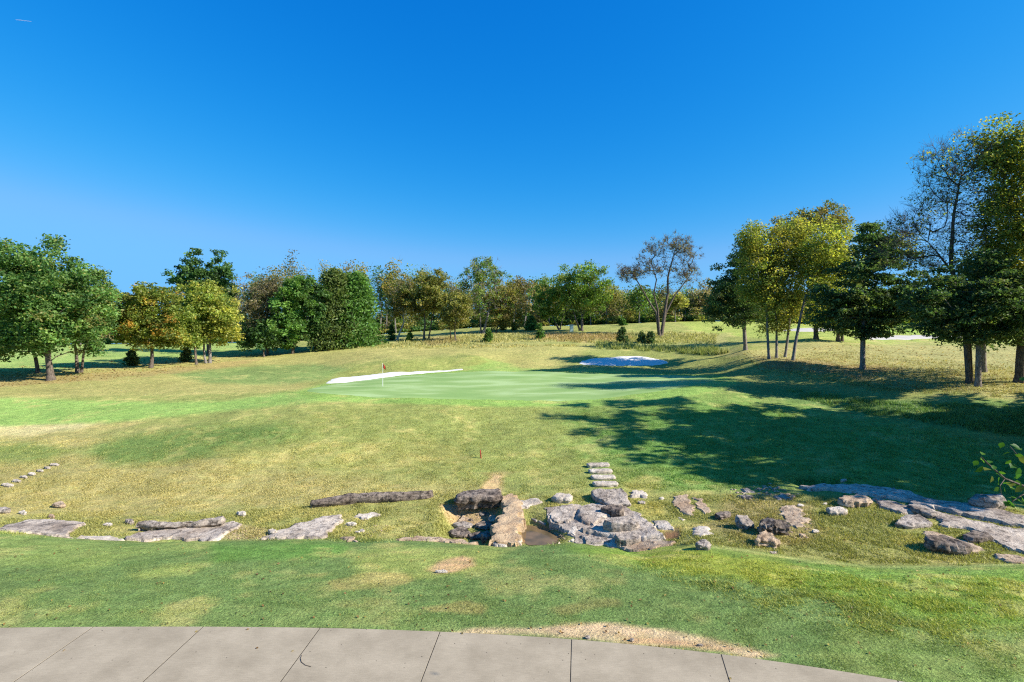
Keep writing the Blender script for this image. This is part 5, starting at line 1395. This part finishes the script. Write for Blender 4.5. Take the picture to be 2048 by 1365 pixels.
def build_sapling():
    rng = np.random.default_rng(3)
    B = np.array([7.4, 5.4, 0.0]); root = empty('young_tree', B)
    tag(root, 'young broad-leaved tree whose leafy twig reaches in at the right edge', 'tree')
    def pt(px, py, Y): return at(px, py, Y)
    chains = [[B, np.array([7.3, 5.4, 2.2]), np.array([7.1, 5.3, 4.2]), np.array([6.9, 5.2, 5.6])],
              [np.array([7.15, 5.35, 3.9]), pt(2180, 1040, 5.3), pt(2080, 985, 5.1), pt(2010, 958, 5.0), pt(1976, 928, 4.95), pt(1962, 914, 4.95)],
              [pt(2080, 985, 5.1), pt(2050, 930, 5.2), pt(2030, 905, 5.2), pt(2020, 893, 5.25)],
              [pt(2080, 985, 5.1), pt(2045, 990, 5.0), pt(2025, 1003, 4.95), pt(2018, 1012, 4.95)],
              [pt(2010, 958, 5.0), pt(2000, 972, 4.9), pt(2003, 990, 4.9)]]
    segs = []
    R = [(.05, .02), (.018, .003), (.008, .002), (.008, .002), (.004, .002)]
    for ch, (r0, r1) in zip(chains, R):
        n = len(ch) - 1
        for i in range(n): segs.append((ch[i], ch[i + 1], r0 + (r1 - r0) * i / n, r0 + (r1 - r0) * (i + 1) / n))
    V, q = tube_mesh(segs, lambda r: 8)
    mesh_obj('trunk', V - B, [q], BARK['brown'], parent=root)
    LV, LF, LC = [], [], []
    outline = [(0,0),(.25,.30),(.55,.42),(.8,.36),(.78,.28),(1.12,.0),(.78,-.28),(.8,-.36),(.55,-.42),(.25,-.30)]
    spots = []
    for px, py in [(1960,916),(1964,910),(1956,922),(1972,925),(1980,922),(1966,932),(1978,938),(1988,940),(1995,948),(1984,952),(2000,955),(2012,948),(2006,968),(2018,965),(1998,975),(2024,975),
                   (2030,930),(2040,936),(2022,920),(2036,915),(2020,905),(2030,898),(2042,900),(2048,915),(2044,950),(2034,960),(2010,985),(2020,992),(2030,985),(2040,992),(2016,1004),(2026,1008),(2036,1004),(2046,1010),(2050,975),(2056,960),(2060,1000),(2070,940)]:
        spots.append(pt(px, py, 5.0 + rng.uniform(-.12, .18)))
    for s in spots + [np.array([6.9, 5.2, 5.2]) + rng.normal(0, .5, 3) for _ in range(120)]:
        d = rng.normal(0, 1, 3) + [-.5, -.2, -.4]; d /= np.linalg.norm(d)
        nn = rng.normal(0, .7, 3) + [.2, -.3, 1]; a = np.cross(nn, d); a /= np.linalg.norm(a); nn = np.cross(d, a)
        S = rng.uniform(.055, .095); b0 = len(LV)
        for (u, v) in outline: LV.append(s + d * u * S + a * v * S * .95 + nn * (abs(v) * .25 - .12 * u * u) * S)
        LV.append(s + d * .55 * S + nn * -.02 * S)
        for i in range(10): LF.append((b0 + i, b0 + (i + 1) % 10, b0 + 10))
        c = lin([(96,150,60), (120,170,66), (80,130,56), (150,160,70)][rng.integers(4)]) * .5 * rng.uniform(.8, 1.2)
        LC += [c] * 11
    mesh_obj('crown', np.array(LV) - B, [np.array(LF)], LEAF, parent=root, col=np.array(LC))
build_sapling()
def build_trail():
    c = at(50, 42, 2600); V, q = lathe([(0.05,-34),(1.0,-30),(1.3,0),(1.5,30),(1.0,45),(.05,50)], 10)
    V = np.stack([-V[:, 2], V[:, 1], V[:, 0] + V[:, 2] * .12], 1)
    m, nt, n, l = newmat('vapour'); d = n.new('ShaderNodeBsdfDiffuse'); d.inputs[0].default_value = (.9, .9, .9, 1); t = n.new('ShaderNodeBsdfTransparent'); x = n.new('ShaderNodeMixShader'); x.inputs[0].default_value = .35
    o = n.new('ShaderNodeOutputMaterial'); l.new(t.outputs[0], x.inputs[1]); l.new(d.outputs[0], x.inputs[2]); l.new(x.outputs[0], o.inputs[0])
    ob = mesh_obj('contrail', V, [q], m, origin=None); ob.location = c
    tag(ob, 'tiny white contrail high in the upper left sky', 'contrail')
build_trail()

# ------------------------------------------------------------------ light, sky, camera
EL = math.radians(33); AZ = math.radians(-17)       # azimuth from +X towards -Y
sd = Vector((math.cos(EL) * math.cos(AZ), math.cos(EL) * math.sin(AZ), math.sin(EL)))
sun = bpy.data.lights.new('sun', 'SUN'); sun.energy = 4.8; sun.angle = math.radians(0.53); sun.color = (1.0, 0.94, 0.85)
so = bpy.data.objects.new('sun', sun); COL.objects.link(so); so.rotation_euler = (-sd).to_track_quat('-Z', 'Y').to_euler(); so.location = (60, 0, 60)
w = bpy.data.worlds.new('World'); SC.world = w; w.use_nodes = True
nt = w.node_tree; nt.nodes.clear()
sky = nt.nodes.new('ShaderNodeTexSky'); sky.sky_type = 'NISHITA'; sky.sun_disc = False
sky.sun_elevation = EL; sky.sun_rotation = math.radians(90) - AZ
sky.altitude = 200; sky.air_density = 1.0; sky.dust_density = 0.3; sky.ozone_density = 3.0
bg = nt.nodes.new('ShaderNodeBackground'); bg.inputs['Strength'].default_value = 0.12
ow = nt.nodes.new('ShaderNodeOutputWorld')
hs = nt.nodes.new('ShaderNodeHueSaturation'); hs.inputs['Saturation'].default_value = 1.2
nt.links.new(sky.outputs[0], hs.inputs['Color'])
# deepen the blue of the clear autumn sky channel by channel
EXPO = 0.95
sp = nt.nodes.new('ShaderNodeSeparateColor'); cb = nt.nodes.new('ShaderNodeCombineColor'); nt.links.new(hs.outputs[0], sp.inputs[0])
def chan(i, pre, pw, post, cap=9.0):
    def M(op, a, b):
        n = nt.nodes.new('ShaderNodeMath'); n.operation = op; nt.links.new(a, n.inputs[0]); n.inputs[1].default_value = b; return n.outputs[0]
    o = M('MULTIPLY', sp.outputs[i], 0.12 * 2 ** 0.45 / pre); o = M('POWER', o, pw); o = M('MULTIPLY', o, post); n = nt.nodes.new('ShaderNodeMath'); n.operation = 'SMOOTH_MIN'; nt.links.new(o, n.inputs[0]); n.inputs[1].default_value = cap; n.inputs[2].default_value = cap * .45; o = n.outputs[0]
    o = M('MULTIPLY', o, 1 / (0.12 * 2 ** EXPO)); nt.links.new(o, cb.inputs[i])
chan(0, .258, 2.8, .135, .19); chan(1, .2, .92, .2, .56); chan(2, .85, .50, .97, 1.15)
nt.links.new(cb.outputs[0], bg.inputs['Color']); nt.links.new(bg.outputs[0], ow.inputs['Surface'])

cam = bpy.data.cameras.new('camera'); cam.sensor_width = 36; cam.lens = 18; cam.clip_end = 6000
co = bpy.data.objects.new('camera', cam); COL.objects.link(co); co.location = (0, 0, CAMZ); co.rotation_euler = (math.radians(90), 0, 0)
SC.camera = co
SC.render.engine = 'CYCLES'
SC.cycles.use_denoising = False; SC.cycles.filter_width = 1.2
SC.cycles.max_bounces = 5; SC.cycles.diffuse_bounces = 3; SC.cycles.transmission_bounces = 3; SC.cycles.transparent_max_bounces = 6
SC.view_settings.view_transform = 'Standard'; SC.view_settings.look = 'None'; SC.view_settings.exposure = EXPO; SC.view_settings.gamma = 1
